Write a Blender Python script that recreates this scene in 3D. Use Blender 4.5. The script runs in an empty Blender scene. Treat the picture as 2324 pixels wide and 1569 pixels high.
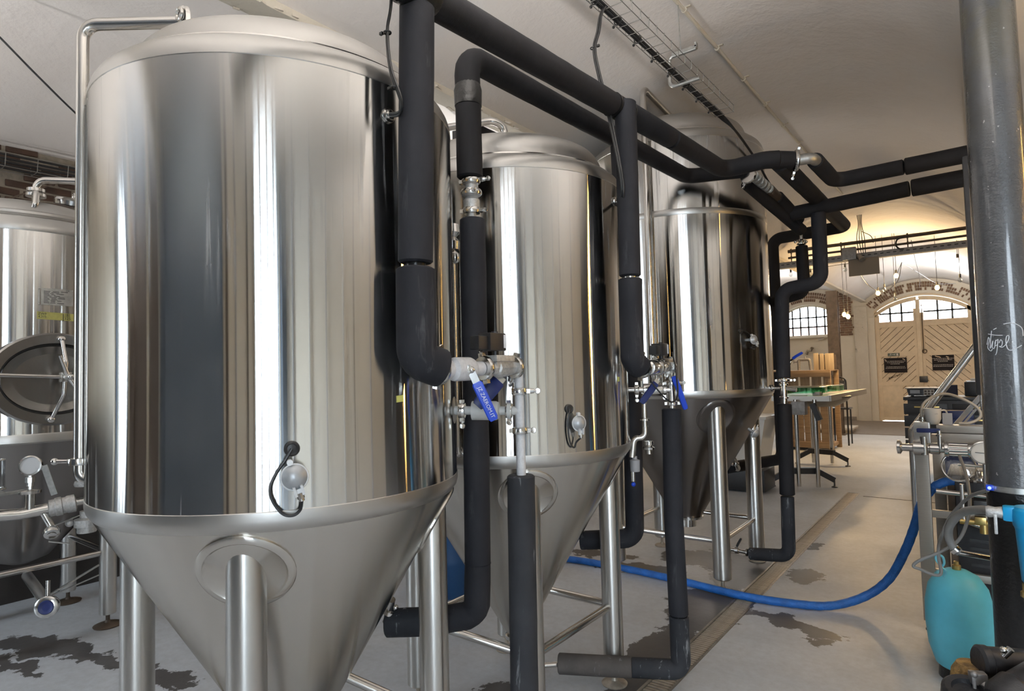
import bpy, bmesh, math, random
from mathutils import Vector as V, Matrix
random.seed(7)
PI = math.pi
SC = bpy.context.scene
COL = SC.collection

# ------------------------------------------------------------------ camera
cam_d = bpy.data.cameras.new('camera')
cam_d.sensor_fit = 'HORIZONTAL'
cam_d.sensor_width = 36.0
cam_d.lens = 1392.2 / 2324 * 36.0
cam_d.clip_start, cam_d.clip_end = 0.05, 200
cam = bpy.data.objects.new('camera', cam_d)
COL.objects.link(cam)
RT = V((0.7910921, 0.6111542, -0.0257652))
UP = V((0.0484531, -0.0206190, 0.9986126))
FW = V((-0.6097750, 0.7912430, 0.0459238))
cam.matrix_world = Matrix(((RT.x, UP.x, -FW.x, 0), (RT.y, UP.y, -FW.y, 0), (RT.z, UP.z, -FW.z, 1.65), (0, 0, 0, 1)))
SC.camera = cam
# ------------------------------------------------------------------ sky, light, exposure
SKY_STRENGTH = 26.0
world = bpy.data.worlds.new('overcast_sky')
SC.world = world
world.use_nodes = True
wn = world.node_tree.nodes
wn['Background'].inputs[0].default_value = (0.86, 0.93, 1.0, 1)
wn['Background'].inputs[1].default_value = SKY_STRENGTH
SC.view_settings.view_transform = 'Standard'
SC.view_settings.look = 'None'
SC.view_settings.gamma = 1
SC.view_settings.use_curve_mapping = False
SC.view_settings.exposure = 0.0
SC.cycles.max_bounces = 7
SC.cycles.diffuse_bounces = 4
SC.cycles.glossy_bounces = 4
SC.cycles.transmission_bounces = 4
SC.cycles.transparent_max_bounces = 8
SC.cycles.sample_clamp_indirect = 6
SC.cycles.caustics_reflective = False
SC.cycles.caustics_refractive = False


def portal(loc, rot, sx, sy):
    ld = bpy.data.lights.new('daylight_portal', 'AREA')
    ld.shape = 'RECTANGLE'
    ld.size, ld.size_y = sx, sy
    ld.cycles.is_portal = True
    o = bpy.data.objects.new('daylight_portal', ld)
    o.location, o.rotation_euler = loc, rot
    COL.objects.link(o)


def lamp(loc, watt, color, size=0.03):
    ld = bpy.data.lights.new('bulb_light', 'POINT')
    ld.energy, ld.color, ld.shadow_soft_size = watt, color, size
    o = bpy.data.objects.new('bulb_light', ld)
    o.location = loc
    COL.objects.link(o)


def fill_light(x, y, z, ln, watt, color, along='Y'):
    """added fill light that brightens the vault from an invented trough (its housing is built with the room)"""
    ld = bpy.data.lights.new('added_fill_light', 'AREA')
    ld.shape = 'RECTANGLE'
    ld.size, ld.size_y = (0.16, ln) if along == 'Y' else (ln, 0.16)
    ld.energy, ld.color = watt, color
    o = bpy.data.objects.new('added_fill_light', ld)
    o.location, o.rotation_euler = (x, y, z), (PI, 0, 0)
    COL.objects.link(o)


FILL_LIGHTS = ((-0.6, 0.6, 2.65, 160), (0.25, 6.6, 2.5, 3), (0.35, 12.0, 2.6, 5), (0.42, 16.6, 2.6, 330), (2.4, 2.6, 2.75, 60), (-4.4, -1.6, 2.75, 190), (-4.4, 4.6, 1.9, 80), (-4.9, 15.5, 2.75, 170))  # added unseen fill lights; daylight alone leaves the vaults too dark
for ux, uy, uz, uw in FILL_LIGHTS:
    fill_light(ux, uy, uz, 1.5, uw, (1.0, 0.97, 0.94))

YB, YF, XL, XR = -2.75, 20.6, -6.0, 4.3        # back, far, left, right wall
portal((2.6, YB - 0.1, 1.75), (PI / 2, 0, 0), 2.4, 3.2)
portal((-5.35, YB - 0.1, 2.0), (PI / 2, 0, 0), 1.2, 2.4)
portal((-1.4, YF + 0.1, 3.15), (-PI / 2, 0, 0), 2.2, 0.8)
portal((-4.3, YF + 0.1, 3.05), (-PI / 2, 0, 0), 1.4, 1.1)

# ------------------------------------------------------------------ helpers: meshes
WORLD_AT = {}


def basis(axis):
    a = V(axis).normalized()
    u = a.cross(V((0, 0, 1)))
    if u.length < 1e-4:
        u = V((1, 0, 0))
    u.normalize()
    return u, a.cross(u).normalized(), a


def fillet(pts, rad, n=6):
    pts = [V(p) for p in pts]
    if not rad or len(pts) < 3:
        return pts
    out = [pts[0]]
    for i in range(1, len(pts) - 1):
        a, b, c = pts[i - 1], pts[i], pts[i + 1]
        d0, d1 = (a - b).normalized(), (c - b).normalized()
        ang = d0.angle(d1)
        if ang > PI - 0.02:
            out.append(b)
            continue
        t = min(rad / math.tan(ang / 2), (a - b).length * 0.49, (c - b).length * 0.49)
        r = t * math.tan(ang / 2)
        cen = b + (d0 + d1).normalized() * (r / math.sin(ang / 2))
        p0, p1 = b + d0 * t - cen, b + d1 * t - cen
        for k in range(n + 1):
            s = k / n
            om = p0.angle(p1)
            out.append(cen + (p0 * math.sin((1 - s) * om) + p1 * math.sin(s * om)) / math.sin(om))
    out.append(pts[-1])
    return out


class MB:
    def __init__(s):
        s.v, s.f = [], []

    def add(s, vs, fs):
        b = len(s.v)
        s.v += [tuple(x) for x in vs]
        s.f += [tuple(i + b for i in f) for f in fs]
        return s

    def rings(s, rs, closed_ends=True, loop=False):
        n = len(rs[0])
        vs = [p for r in rs for p in r]
        fs = []
        m = len(rs)
        for i in range(m if loop else m - 1):
            j = (i + 1) % m
            for k in range(n):
                l = (k + 1) % n
                fs.append((i * n + k, i * n + l, j * n + l, j * n + k))
        if closed_ends and not loop:
            fs.append(tuple(range(n))[::-1])
            fs.append(tuple((m - 1) * n + k for k in range(n)))
        return s.add(vs, fs)

    def tube(s, pts, r, fil=0, seg=14, n=6, cap=True, wob=0):
        pts = fillet(pts, fil, n)
        rs = []
        d = (pts[1] - pts[0]).normalized()
        u, w, _ = basis(d)
        for i, p in enumerate(pts):
            if i == 0:
                t = (pts[1] - p)
            elif i == len(pts) - 1:
                t = (p - pts[i - 1])
            else:
                t = (pts[i + 1] - p).normalized() + (p - pts[i - 1]).normalized()
            t.normalize()
            q = d.rotation_difference(t)
            u = q @ u
            w = q @ w
            d = t
            rr = r[i] if isinstance(r, (list, tuple)) else r
            rr *= 1 + (random.uniform(-wob, wob) if wob else 0)
            rs.append([p + u * (rr * math.cos(2 * PI * k / seg)) + w * (rr * math.sin(2 * PI * k / seg)) for k in range(seg)])
        return s.rings(rs, cap)

    def cyl(s, a, b, r, r2=None, seg=20):
        return s.tube([a, b], [r, r if r2 is None else r2], seg=seg)

    def lathe(s, prof, c=(0, 0, 0), axis=(0, 0, 1), seg=32, cap=True):
        u, w, a = basis(axis)
        c = V(c)
        rs = [[c + a * z + (u * math.cos(2 * PI * k / seg) + w * math.sin(2 * PI * k / seg)) * max(r, 1e-5) for k in range(seg)] for r, z in prof]
        return s.rings(rs, cap)

    def sphere(s, c, r, sc=(1, 1, 1), seg=18, nr=10):
        prof = [(math.sin(PI * i / nr), -math.cos(PI * i / nr)) for i in range(nr + 1)]
        c = V(c)
        b = len(s.v)
        s.lathe(prof, (0, 0, 0), (0, 0, 1), seg)
        for i in range(b, len(s.v)):
            x, y, z = s.v[i]
            s.v[i] = (c.x + x * r * sc[0], c.y + y * r * sc[1], c.z + z * r * sc[2])
        return s

    def torus(s, c, axis, R, r, seg=28, n=8, stretch=None):
        u, w, a = basis(axis)
        c = V(c)
        sx, sy = stretch or (1, 1)
        rs = []
        for k in range(seg):
            t = 2 * PI * k / seg
            e = (u * math.cos(t) * sx + w * math.sin(t) * sy)
            en = e.normalized()
            rs.append([c + e * R + en * (r * math.cos(2 * PI * j / n)) + a * (r * math.sin(2 * PI * j / n)) for j in range(n)])
        return s.rings(rs, False, True)

    def box(s, c, size, rz=0, bev=0, rot=None):
        bm = bmesh.new()
        bmesh.ops.create_cube(bm, size=1)
        for v in bm.verts:
            v.co = V((v.co.x * size[0], v.co.y * size[1], v.co.z * size[2]))
        if bev:
            bmesh.ops.bevel(bm, geom=bm.edges[:], offset=bev, segments=2, affect='EDGES', profile=0.6)
        M = Matrix.Translation(V(c)) @ (rot.to_4x4() if rot else Matrix.Rotation(rz, 4, 'Z'))
        bm.verts.index_update()
        s.add([M @ v.co for v in bm.verts], [[v.index for v in f.verts] for f in bm.faces])
        bm.free()
        return s

    def prism(s, pts, off):
        pts = [V(p) for p in pts]
        off = V(off)
        n = len(pts)
        fs = [tuple(range(n))[::-1], tuple(range(n, 2 * n))]
        fs += [(k, (k + 1) % n, n + (k + 1) % n, n + k) for k in range(n)]
        return s.add(pts + [p + off for p in pts], fs)

    def bar(s, a, b, wdt, hgt, up=(0, 0, 1)):
        a, b = V(a), V(b)
        d = (b - a).normalized()
        sd = d.cross(V(up)).normalized()
        u2 = sd.cross(d).normalized()
        ps = [sd * (x * wdt / 2) + u2 * (y * hgt / 2) for x, y in ((-1, -1), (1, -1), (1, 1), (-1, 1))]
        return s.rings([[a + p for p in ps], [b + p for p in ps]])

    def helix(s, a, b, R, r, turns, seg=14):
        u, w, ax = basis(V(b) - V(a))
        L = (V(b) - V(a)).length
        n = int(turns * seg)
        return s.tube([V(a) + ax * (L * i / n) + (u * math.cos(2 * PI * i / seg) + w * math.sin(2 * PI * i / seg)) * R for i in range(n + 1)], r, seg=6)


def spline(pts, n=8):
    p = [V(q) for q in pts]
    p = [p[0] * 2 - p[1]] + p + [p[-1] * 2 - p[-2]]
    out = []
    for i in range(1, len(p) - 2):
        for k in range(n):
            t = k / n
            out.append(0.5 * ((2 * p[i]) + (p[i + 1] - p[i - 1]) * t + (2 * p[i - 1] - 5 * p[i] + 4 * p[i + 1] - p[i + 2]) * t * t + (3 * p[i] - p[i - 1] - 3 * p[i + 1] + p[i + 2]) * t ** 3))
    out.append(p[-2])
    return out


def mesh_obj(name, mb, mat, at=V((0, 0, 0)), sharp=35):
    me = bpy.data.meshes.new(name)
    at = V(at)
    me.from_pydata([V(v) - at for v in mb.v], [], mb.f)
    if sharp is not None:
        me.polygons.foreach_set('use_smooth', [True] * len(me.polygons))
        me.set_sharp_from_angle(angle=math.radians(sharp))
    me.materials.append(mat)
    o = bpy.data.objects.new(name, me)
    COL.objects.link(o)
    return o


def thing(name, label, cat, loc, group=None):
    o = bpy.data.objects.new(name, None)
    o.empty_display_size = 0.1
    COL.objects.link(o)
    o.location = loc
    o['label'], o['category'] = label, cat
    if group:
        o['group'] = group
    WORLD_AT[o.name] = V(loc)
    return o


def part(name, mb, mat, parent, label=None, kind=None, sharp=35):
    at = WORLD_AT[parent.name]
    o = mesh_obj(name, mb, mat, at, sharp)
    o.parent = parent
    WORLD_AT[o.name] = at
    if label:
        o['label'] = label
    if kind:
        o['kind'] = kind
    return o


def part_like(src, parent, offset=(0, 0, 0), rot=None):
    o = src.copy()
    COL.objects.link(o)
    o.parent = parent
    o.location = offset
    if rot:
        o.rotation_euler = rot
    WORLD_AT[o.name] = WORLD_AT[parent.name]
    return o


def single(name, label, cat, mb, mat, at=None, group=None, sharp=35):
    if at is None:
        xs = list(zip(*mb.v))
        at = V(((min(xs[0]) + max(xs[0])) / 2, (min(xs[1]) + max(xs[1])) / 2, min(xs[2])))
    o = mesh_obj(name, mb, mat, at, sharp)
    o.location = at
    o['label'], o['category'] = label, cat
    if group:
        o['group'] = group
    WORLD_AT[o.name] = V(at)
    return o


def struct(name, mb, mat, label=None, sharp=35):
    o = mesh_obj(name, mb, mat, V((0, 0, 0)), sharp)
    o['kind'] = 'structure'
    if label:
        o['label'] = label
    WORLD_AT[o.name] = V((0, 0, 0))
    return o


def text_part(name, txt, size, M, mat, parent, ext=0.0004):
    cu = bpy.data.curves.new(name, 'FONT')
    cu.body, cu.size, cu.extrude = txt, size, ext
    cu.align_x, cu.align_y = 'CENTER', 'CENTER'
    cu.resolution_u = 2
    t = bpy.data.objects.new(name, cu)
    COL.objects.link(t)
    me = bpy.data.meshes.new_from_object(t.evaluated_get(bpy.context.evaluated_depsgraph_get()))
    bpy.data.objects.remove(t)
    mb = MB().add([M @ v.co for v in me.vertices], [list(p.vertices) for p in me.polygons])
    bpy.data.meshes.remove(me)
    return part(name, mb, mat, parent, sharp=None)


def frame(o, x, y):
    """matrix with origin o, local x along x, local y along y"""
    x = V(x).normalized()
    z = x.cross(V(y)).normalized()
    y = z.cross(x)
    return Matrix(((x.x, y.x, z.x, o[0]), (x.y, y.y, z.y, o[1]), (x.z, y.z, z.z, o[2]), (0, 0, 0, 1)))


# ------------------------------------------------------------------ materials
def new_mat(name):
    m = bpy.data.materials.new(name)
    m.use_nodes = True
    nt = m.node_tree
    return m, nt, nt.nodes['Principled BSDF']


def nd(nt, typ, **kw):
    n = nt.nodes.new(typ)
    for k, v in kw.items():
        setattr(n, k, v)
    return n


def texco(nt, scale=(1, 1, 1), out='Object'):
    tc = nd(nt, 'ShaderNodeTexCoord')
    mp = nd(nt, 'ShaderNodeMapping')
    mp.inputs['Scale'].default_value = scale
    nt.links.new(tc.outputs[out], mp.inputs[0])
    return mp.outputs[0]


def noise(nt, scale, co, detail=4, rough=0.55, dist=0):
    n = nd(nt, 'ShaderNodeTexNoise')
    n.inputs['Scale'].default_value = scale
    n.inputs['Detail'].default_value = detail
    n.inputs['Roughness'].default_value = rough
    n.inputs['Distortion'].default_value = dist
    nt.links.new(co, n.inputs['Vector'])
    return n.outputs['Fac']


def ramp(nt, fac, stops):
    r = nd(nt, 'ShaderNodeValToRGB')
    el = r.color_ramp.elements
    while len(el) < len(stops):
        el.new(0.5)
    for e, (p, c) in zip(el, stops):
        e.position = p
        e.color = (c, c, c, 1) if isinstance(c, (int, float)) else (*c, 1)
    nt.links.new(fac, r.inputs[0])
    return r.outputs[0]


def math_n(nt, op, a, b=None, clamp=False):
    n = nd(nt, 'ShaderNodeMath', operation=op)
    n.use_clamp = clamp
    for i, x in enumerate((a, b)):
        if x is None:
            continue
        if isinstance(x, (int, float)):
            n.inputs[i].default_value = x
        else:
            nt.links.new(x, n.inputs[i])
    return n.outputs[0]


def mixc(nt, fac, a, b):
    n = nd(nt, 'ShaderNodeMix', data_type='RGBA')
    for sock, x in ((n.inputs[0], fac), (n.inputs[6], a), (n.inputs[7], b)):
        if isinstance(x, (int, float)):
            sock.default_value = x
        elif isinstance(x, (tuple, list)):
            sock.default_value = (*x, 1)
        else:
            nt.links.new(x, sock)
    return n.outputs[2]


def bump(nt, bsdf, h, strength, dist=0.01):
    b = nd(nt, 'ShaderNodeBump')
    b.inputs['Strength'].default_value = strength
    b.inputs['Distance'].default_value = dist
    nt.links.new(h, b.inputs['Height'])
    nt.links.new(b.outputs[0], bsdf.inputs['Normal'])


def simple(name, color, rough=0.5, metal=0.0, var=0.0, vscale=8, bmp=0.0, bscale=60, rvar=0.0, spec=None, color2=None, sc=(1, 1, 1)):
    m, nt, b = new_mat(name)
    b.inputs['Base Color'].default_value = (*color, 1)
    b.inputs['Roughness'].default_value = rough
    b.inputs['Metallic'].default_value = metal
    if spec is not None:
        b.inputs['Specular IOR Level'].default_value = spec
    if var or rvar or color2:
        co = texco(nt, sc)
        f = noise(nt, vscale, co, 5, 0.6)
        c2 = color2 or tuple(max(0, x * (1 - var)) for x in color)
        fr = ramp(nt, f, ((0.35, 0.0), (0.68, 1.0)))
        nt.links.new(mixc(nt, fr, color, c2), b.inputs['Base Color'])
        if rvar:
            nt.links.new(math_n(nt, 'MULTIPLY_ADD', fr, rvar), b.inputs['Roughness'])
            b.inputs['Roughness'].links[0].from_node.inputs[2].default_value = rough
    if bmp:
        bump(nt, b, noise(nt, bscale, texco(nt, sc), 4), bmp, 0.01)
    return m


def steel(name, color, rough, aniso=0.0, streak=0.0, drips=0.0, tangent='Z', rot=0.25):
    m, nt, b = new_mat(name)
    b.inputs['Metallic'].default_value = 1
    b.inputs['Base Color'].default_value = (*color, 1)
    b.inputs['Roughness'].default_value = rough
    if aniso:
        b.inputs['Anisotropic'].default_value = aniso
        b.inputs['Anisotropic Rotation'].default_value = rot
        t = nd(nt, 'ShaderNodeTangent', direction_type='RADIAL', axis=tangent)
        nt.links.new(t.outputs[0], b.inputs['Tangent'])
    r = None
    if streak:
        f = noise(nt, 1, texco(nt, (26, 26, 1.1)), 3, 0.6)
        r = math_n(nt, 'MULTIPLY_ADD', f, streak)
        r.node.inputs[2].default_value = rough - streak * 0.5
    if drips:
        f = noise(nt, 1, texco(nt, (42, 42, 1.3)), 2, 0.5, 0.3)
        hi = noise(nt, 1, texco(nt, (2.2, 2.2, 1.6)), 3)
        d = math_n(nt, 'MULTIPLY', ramp(nt, f, ((0.60, 0.0), (0.68, 1.0))), ramp(nt, hi, ((0.5, 0.0), (0.64, 1.0))))
        r = math_n(nt, 'MULTIPLY_ADD', d, drips)
        r.node.inputs[2].default_value = rough
        nt.links.new(mixc(nt, math_n(nt, 'MULTIPLY', d, 0.45), color, (0.40, 0.40, 0.40)), b.inputs['Base Color'])
    if r is not None:
        nt.links.new(r, b.inputs['Roughness'])
    return m


def brushed(name, color, u, v, drips=0.0, col2=(0.40, 0.40, 0.40)):
    """steel brushed round the tank: sharp along the brushing (u), smeared up and down (v)"""
    m, nt, b = new_mat(name)
    nt.nodes.remove(b)
    g = nd(nt, 'ShaderNodeBsdfAnisotropic', distribution='BECKMANN')
    al = math.sqrt(u * v)
    an = 1 - math.sqrt(u / v)
    g.inputs['Color'].default_value = (*color, 1)
    g.inputs['Roughness'].default_value = math.sqrt(al)
    g.inputs['Anisotropy'].default_value = an
    t = nd(nt, 'ShaderNodeTangent', direction_type='RADIAL', axis='Z')
    nt.links.new(t.outputs[0], g.inputs['Tangent'])
    out = g.outputs[0]
    if drips:
        f = noise(nt, 1, texco(nt, (42, 42, 1.3)), 2, 0.5, 0.3)
        hi = noise(nt, 1, texco(nt, (2.2, 2.2, 1.6)), 3)
        d = math_n(nt, 'MULTIPLY', ramp(nt, f, ((0.60, 0.0), (0.68, 1.0))), ramp(nt, hi, ((0.48, 0.0), (0.62, 1.0))))
        haze = ramp(nt, noise(nt, 1.6, texco(nt), 5, 0.6), ((0.5, 0.0), (0.72, 1.0)))
        d = math_n(nt, 'ADD', math_n(nt, 'MULTIPLY', d, 0.65), math_n(nt, 'MULTIPLY', haze, 0.12), True)
        df = nd(nt, 'ShaderNodeBsdfDiffuse')
        df.inputs[0].default_value = (*col2, 1)
        mx = nd(nt, 'ShaderNodeMixShader')
        nt.links.new(math_n(nt, 'MULTIPLY', d, drips), mx.inputs[0])
        nt.links.new(out, mx.inputs[1])
        nt.links.new(df.outputs[0], mx.inputs[2])
        out = mx.outputs[0]
    nt.links.new(out, nt.nodes['Material Output'].inputs[0])
    return m


M = {}
M['mirror'] = brushed('polished_steel', (0.64, 0.63, 0.61), 0.003, 0.10, 0.8)
M['satin'] = steel('satin_steel', (0.60, 0.585, 0.56), 0.36, 0.4, 0.1)
M['dome'] = steel('dull_steel', (0.58, 0.565, 0.54), 0.40, 0.3, 0.12)
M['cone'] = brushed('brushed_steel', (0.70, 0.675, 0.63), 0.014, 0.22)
M['shadecone'] = brushed('shaded_brushed_steel', (0.27, 0.255, 0.25), 0.03, 0.26)  # darker copy of the cone steel: shade and dark reflections put into colour
M['shadeleg'] = steel('shaded_leg_steel', (0.30, 0.29, 0.275), 0.26, 0.5, 0.04)  # darker copy of the leg steel: shading of the hatch put into colour
M['leg'] = steel('leg_steel', (0.62, 0.61, 0.585), 0.30, 0.5, 0.04)
M['tube'] = steel('tube_steel', (0.66, 0.64, 0.61), 0.2)
M['fitting'] = steel('fitting_steel', (0.66, 0.65, 0.63), 0.17)
M['castst'] = simple('cast_valve', (0.66, 0.66, 0.65), 0.42, 0.6, 0.3, 90, 0.25, 260)
M['palebody'] = simple('pale_valve_body', (0.62, 0.62, 0.60), 0.5, 0, 0.1, 40)
M['frost'] = simple('frosted_pipe', (0.74, 0.74, 0.76), 0.62, 0.15, 0.16, 70, 0.25, 220)
M['galv'] = simple('galvanised', (0.52, 0.52, 0.50), 0.42, 0.9, 0.25, 40)
M['wire'] = simple('tray_wire', (0.30, 0.29, 0.27), 0.45, 0.8)


def foam_mat(name, color, col2, wear):
    m, nt, b = new_mat(name)
    b.inputs['Roughness'].default_value = 0.72
    b.inputs['Specular IOR Level'].default_value = 0.22
    co = texco(nt)
    big = ramp(nt, noise(nt, 5, co, 4), ((0.35, 0.0), (0.7, 1.0)))
    c = mixc(nt, big, color, col2)
    if wear:
        w = noise(nt, 1, texco(nt, (34, 34, 3.0)), 5, 0.7, 0.4)
        w = ramp(nt, w, ((0.60, 0.0), (0.72, 1.0)))
        c = mixc(nt, math_n(nt, 'MULTIPLY', w, wear), c, (0.34, 0.35, 0.37))
    nt.links.new(c, b.inputs['Base Color'])
    h1 = noise(nt, 420, co, 2)
    h2 = noise(nt, 9, co, 3)
    bump(nt, b, math_n(nt, 'ADD', math_n(nt, 'MULTIPLY', h1, 0.12), h2), 0.45, 0.006)
    return m


M['foam'] = foam_mat('pipe_foam', (0.013, 0.013, 0.015), (0.021, 0.021, 0.024), 0)
M['foam2'] = foam_mat('drop_foam', (0.018, 0.019, 0.024), (0.029, 0.030, 0.036), 0.12)
M['foamworn'] = foam_mat('worn_foam', (0.022, 0.024, 0.029), (0.042, 0.044, 0.05), 0.85)
M['foamdust'] = foam_mat('dusty_foam', (0.07, 0.064, 0.06), (0.12, 0.105, 0.098), 0.3)
M['blacktape'] = simple('black_tape', (0.012, 0.012, 0.012), 0.3, 0, 0.3, 30, 0.3, 40)
M['black'] = simple('black_plastic', (0.022, 0.022, 0.024), 0.42, 0, 0.35, 30)
M['blackpaint'] = simple('black_gloss_paint', (0.010, 0.010, 0.011), 0.28, 0, 0.4, 12, 0.3, 60)
M['rubber'] = simple('cable_rubber', (0.014, 0.014, 0.015), 0.4)
M['greyplastic'] = simple('grey_plastic', (0.36, 0.36, 0.37), 0.5)
M['probe'] = simple('cast_alu', (0.47, 0.49, 0.51), 0.42, 0.55, 0.1, 60)
M['proberim'] = simple('cast_alu_rim', (0.78, 0.79, 0.80), 0.42, 0.2)
M['blue'] = simple('blue_grip', (0.010, 0.060, 0.56), 0.34)
M['darkblue'] = simple('dark_blue_grip', (0.010, 0.022, 0.12), 0.4)
M['white'] = simple('white_print', (0.80, 0.82, 0.86), 0.6)
M['darkprint'] = simple('dark_print', (0.03, 0.03, 0.03), 0.6)
M['yellow'] = simple('masking_tape', (0.55, 0.52, 0.16), 0.6, 0, 0.15, 60)
M['sticker'] = simple('yellow_sticker', (0.74, 0.72, 0.20), 0.5)
M['cyan'] = simple('cyan_housing', (0.012, 0.36, 0.72), 0.3, 0, 0.08, 20)
M['vessel'] = simple('blue_vessel', (0.16, 0.72, 0.95), 0.4, 0, 0.15, 5)
M['cord'] = simple('light_blue_cord', (0.18, 0.60, 0.76), 0.55)
M['greyhose'] = simple('grey_hose', (0.22, 0.22, 0.215), 0.45, 0, 0.15, 20)
M['palehose'] = simple('pale_hose', (0.40, 0.36, 0.30), 0.35)
M['brass'] = simple('brass', (0.58, 0.42, 0.16), 0.32, 1.0)
M['porcelain'] = simple('porcelain', (0.62, 0.60, 0.56), 0.2)
M['alubar'] = simple('brushed_aluminium', (0.46, 0.43, 0.385), 0.42, 0.85, 0.12, 6, sc=(1, 1, 30))
M['pine'] = simple('pine_wood', (0.34, 0.225, 0.125), 0.65, 0, 0.3, 3, 0.2, 20, sc=(1, 1, 12), color2=(0.22, 0.14, 0.075))
M['pale_wood'] = simple('pale_wood', (0.42, 0.34, 0.24), 0.6, 0, 0.3, 3, 0.2, 20, sc=(12, 12, 1))
M['rust'] = simple('brown_steel', (0.115, 0.085, 0.062), 0.5, 0.3, 0.4, 9, 0.2, 30)
M['doorpaint'] = simple('cream_door_paint', (0.74, 0.60, 0.42), 0.6, 0, 0.14, 6, 0.12, 30)
M['doorgap'] = simple('door_grime', (0.10, 0.065, 0.035), 0.8)
M['poster'] = simple('black_poster', (0.016, 0.012, 0.012), 0.7, spec=0.15)
M['postertext'] = simple('poster_text', (0.50, 0.46, 0.42), 0.6)
M['exit'] = simple('exit_sign_green', (0.055, 0.075, 0.055), 0.4)
M['slat'] = simple('drain_steel', (0.50, 0.45, 0.38), 0.5, 0.5, 0.4, 14, 0.2, 60, color2=(0.32, 0.27, 0.21))
M['drainrail'] = simple('drain_rail', (0.34, 0.315, 0.27), 0.4, 0.8, 0.4, 10)
M['drainpit'] = simple('drain_pit', (0.03, 0.026, 0.022), 0.8)
M['hose'] = simple('blue_hose', (0.016, 0.15, 0.55), 0.5, 0, 0.35, 14, 0.5, 90, sc=(1, 1, 1))
M['mortar'] = simple('old_mortar', (0.30, 0.26, 0.21), 0.9, 0, 0.4, 12, 0.6, 30)
M['brick'] = simple('dark_brick', (0.085, 0.045, 0.028), 0.85, 0, 0.45, 9, 0.5, 40, color2=(0.05, 0.03, 0.022))
M['brickfar'] = simple('red_brown_brick', (0.22, 0.125, 0.075), 0.85, 0, 0.4, 3, 0.5, 30, color2=(0.13, 0.075, 0.05))
M['slabwood'] = simple('pallet_white', (0.60, 0.56, 0.50), 0.7, 0, 0.15, 5)
M['ductpaint'] = simple('black_duct', (0.012, 0.012, 0.015), 0.4)
M['reed'] = simple('bare_reed_plaster', (0.42, 0.26, 0.09), 0.7, 0.25, 0.6, 30, 1.0, 50, color2=(0.10, 0.06, 0.03))
M['towel'] = simple('dark_cloth', (0.03, 0.03, 0.05), 0.8)
M['barrel'] = simple('blue_barrel', (0.012, 0.07, 0.20), 0.4)
M['redbuild'] = simple('red_facade', (0.42, 0.24, 0.20), 0.8, 0, 0.1, 1)
M['yard'] = simple('yard_paving', (0.30, 0.29, 0.28), 0.9, 0, 0.2, 2)
M['shade_sheet'] = simple('painted_wall_shade', (0.035, 0.030, 0.027), 0.6, 0, 0.3, 3)  # shade under and behind the left tank, put into colour
M['tablesteel'] = simple('scuffed_table_steel', (0.24, 0.22, 0.19), 0.45, 0.6, 0.3, 4)
M['tan'] = simple('tan_grey_board', (0.26, 0.215, 0.165), 0.7)
M['machine'] = simple('machine_black', (0.028, 0.028, 0.031), 0.42, 0.1, 0.35, 14, 0.2, 50)
M['machinegrey'] = simple('machine_grey', (0.30, 0.29, 0.285), 0.5, 0.5, 0.3, 30)


def emit(name, color, strength):
    m, nt, b = new_mat(name)
    b.inputs['Base Color'].default_value = (*color, 1)
    b.inputs['Emission Color'].default_value = (*color, 1)
    b.inputs['Emission Strength'].default_value = strength
    return m


M['lamp_on'] = emit('warm_tube', (1.0, 0.58, 0.16), 45)
M['bulb_on'] = emit('lit_bulb', (1.0, 0.62, 0.20), 14)
M['led'] = emit('blue_led', (0.25, 0.35, 1.0), 2.0)


def glass_mat(name, tint=(0.9, 0.93, 0.95), gloss=0.1, dark=0.0):
    m, nt, b = new_mat(name)
    nt.nodes.remove(b)
    out = nt.nodes['Material Output']
    tr = nd(nt, 'ShaderNodeBsdfTransparent')
    tr.inputs[0].default_value = (*tint, 1)
    gl = nd(nt, 'ShaderNodeBsdfGlossy')
    gl.inputs['Roughness'].default_value = 0.03
    lw = nd(nt, 'ShaderNodeLayerWeight')
    lw.inputs[0].default_value = 0.2
    mx = nd(nt, 'ShaderNodeMixShader')
    nt.links.new(math_n(nt, 'ADD', math_n(nt, 'MULTIPLY', lw.outputs['Facing'], 0.5), gloss * 0.5), mx.inputs[0])
    nt.links.new(tr.outputs[0], mx.inputs[1])
    nt.links.new(gl.outputs[0], mx.inputs[2])
    nt.links.new(mx.outputs[0], out.inputs[0])
    return m


M['pane'] = glass_mat('window_pane')
M['clear'] = glass_mat('clear_plastic', (0.82, 0.84, 0.85), 0.25)
M['green_clear'] = glass_mat('green_guard', (0.50, 0.86, 0.68), 0.25)


def plaster(name, c1, c2, bm=0.35, peel=0.0):
    m, nt, b = new_mat(name)
    b.inputs['Roughness'].default_value = 0.75
    b.inputs['Specular IOR Level'].default_value = 0.3
    co = texco(nt)
    f = ramp(nt, noise(nt, 0.7, co, 5, 0.6), ((0.3, 0.0), (0.7, 1.0)))
    c = mixc(nt, f, c1, c2)
    if peel:
        p = ramp(nt, noise(nt, 2.6, co, 8, 0.7, 0.4), ((0.66, 0.0), (0.69, 1.0)))
        c = mixc(nt, math_n(nt, 'MULTIPLY', p, peel), c, tuple(x * 0.55 for x in c2))
    nt.links.new(c, b.inputs['Base Color'])
    h = math_n(nt, 'ADD', noise(nt, 3.5, co, 6, 0.6), math_n(nt, 'MULTIPLY', noise(nt, 26, co, 4), 0.18))
    bump(nt, b, h, bm, 0.05)
    return m


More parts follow.
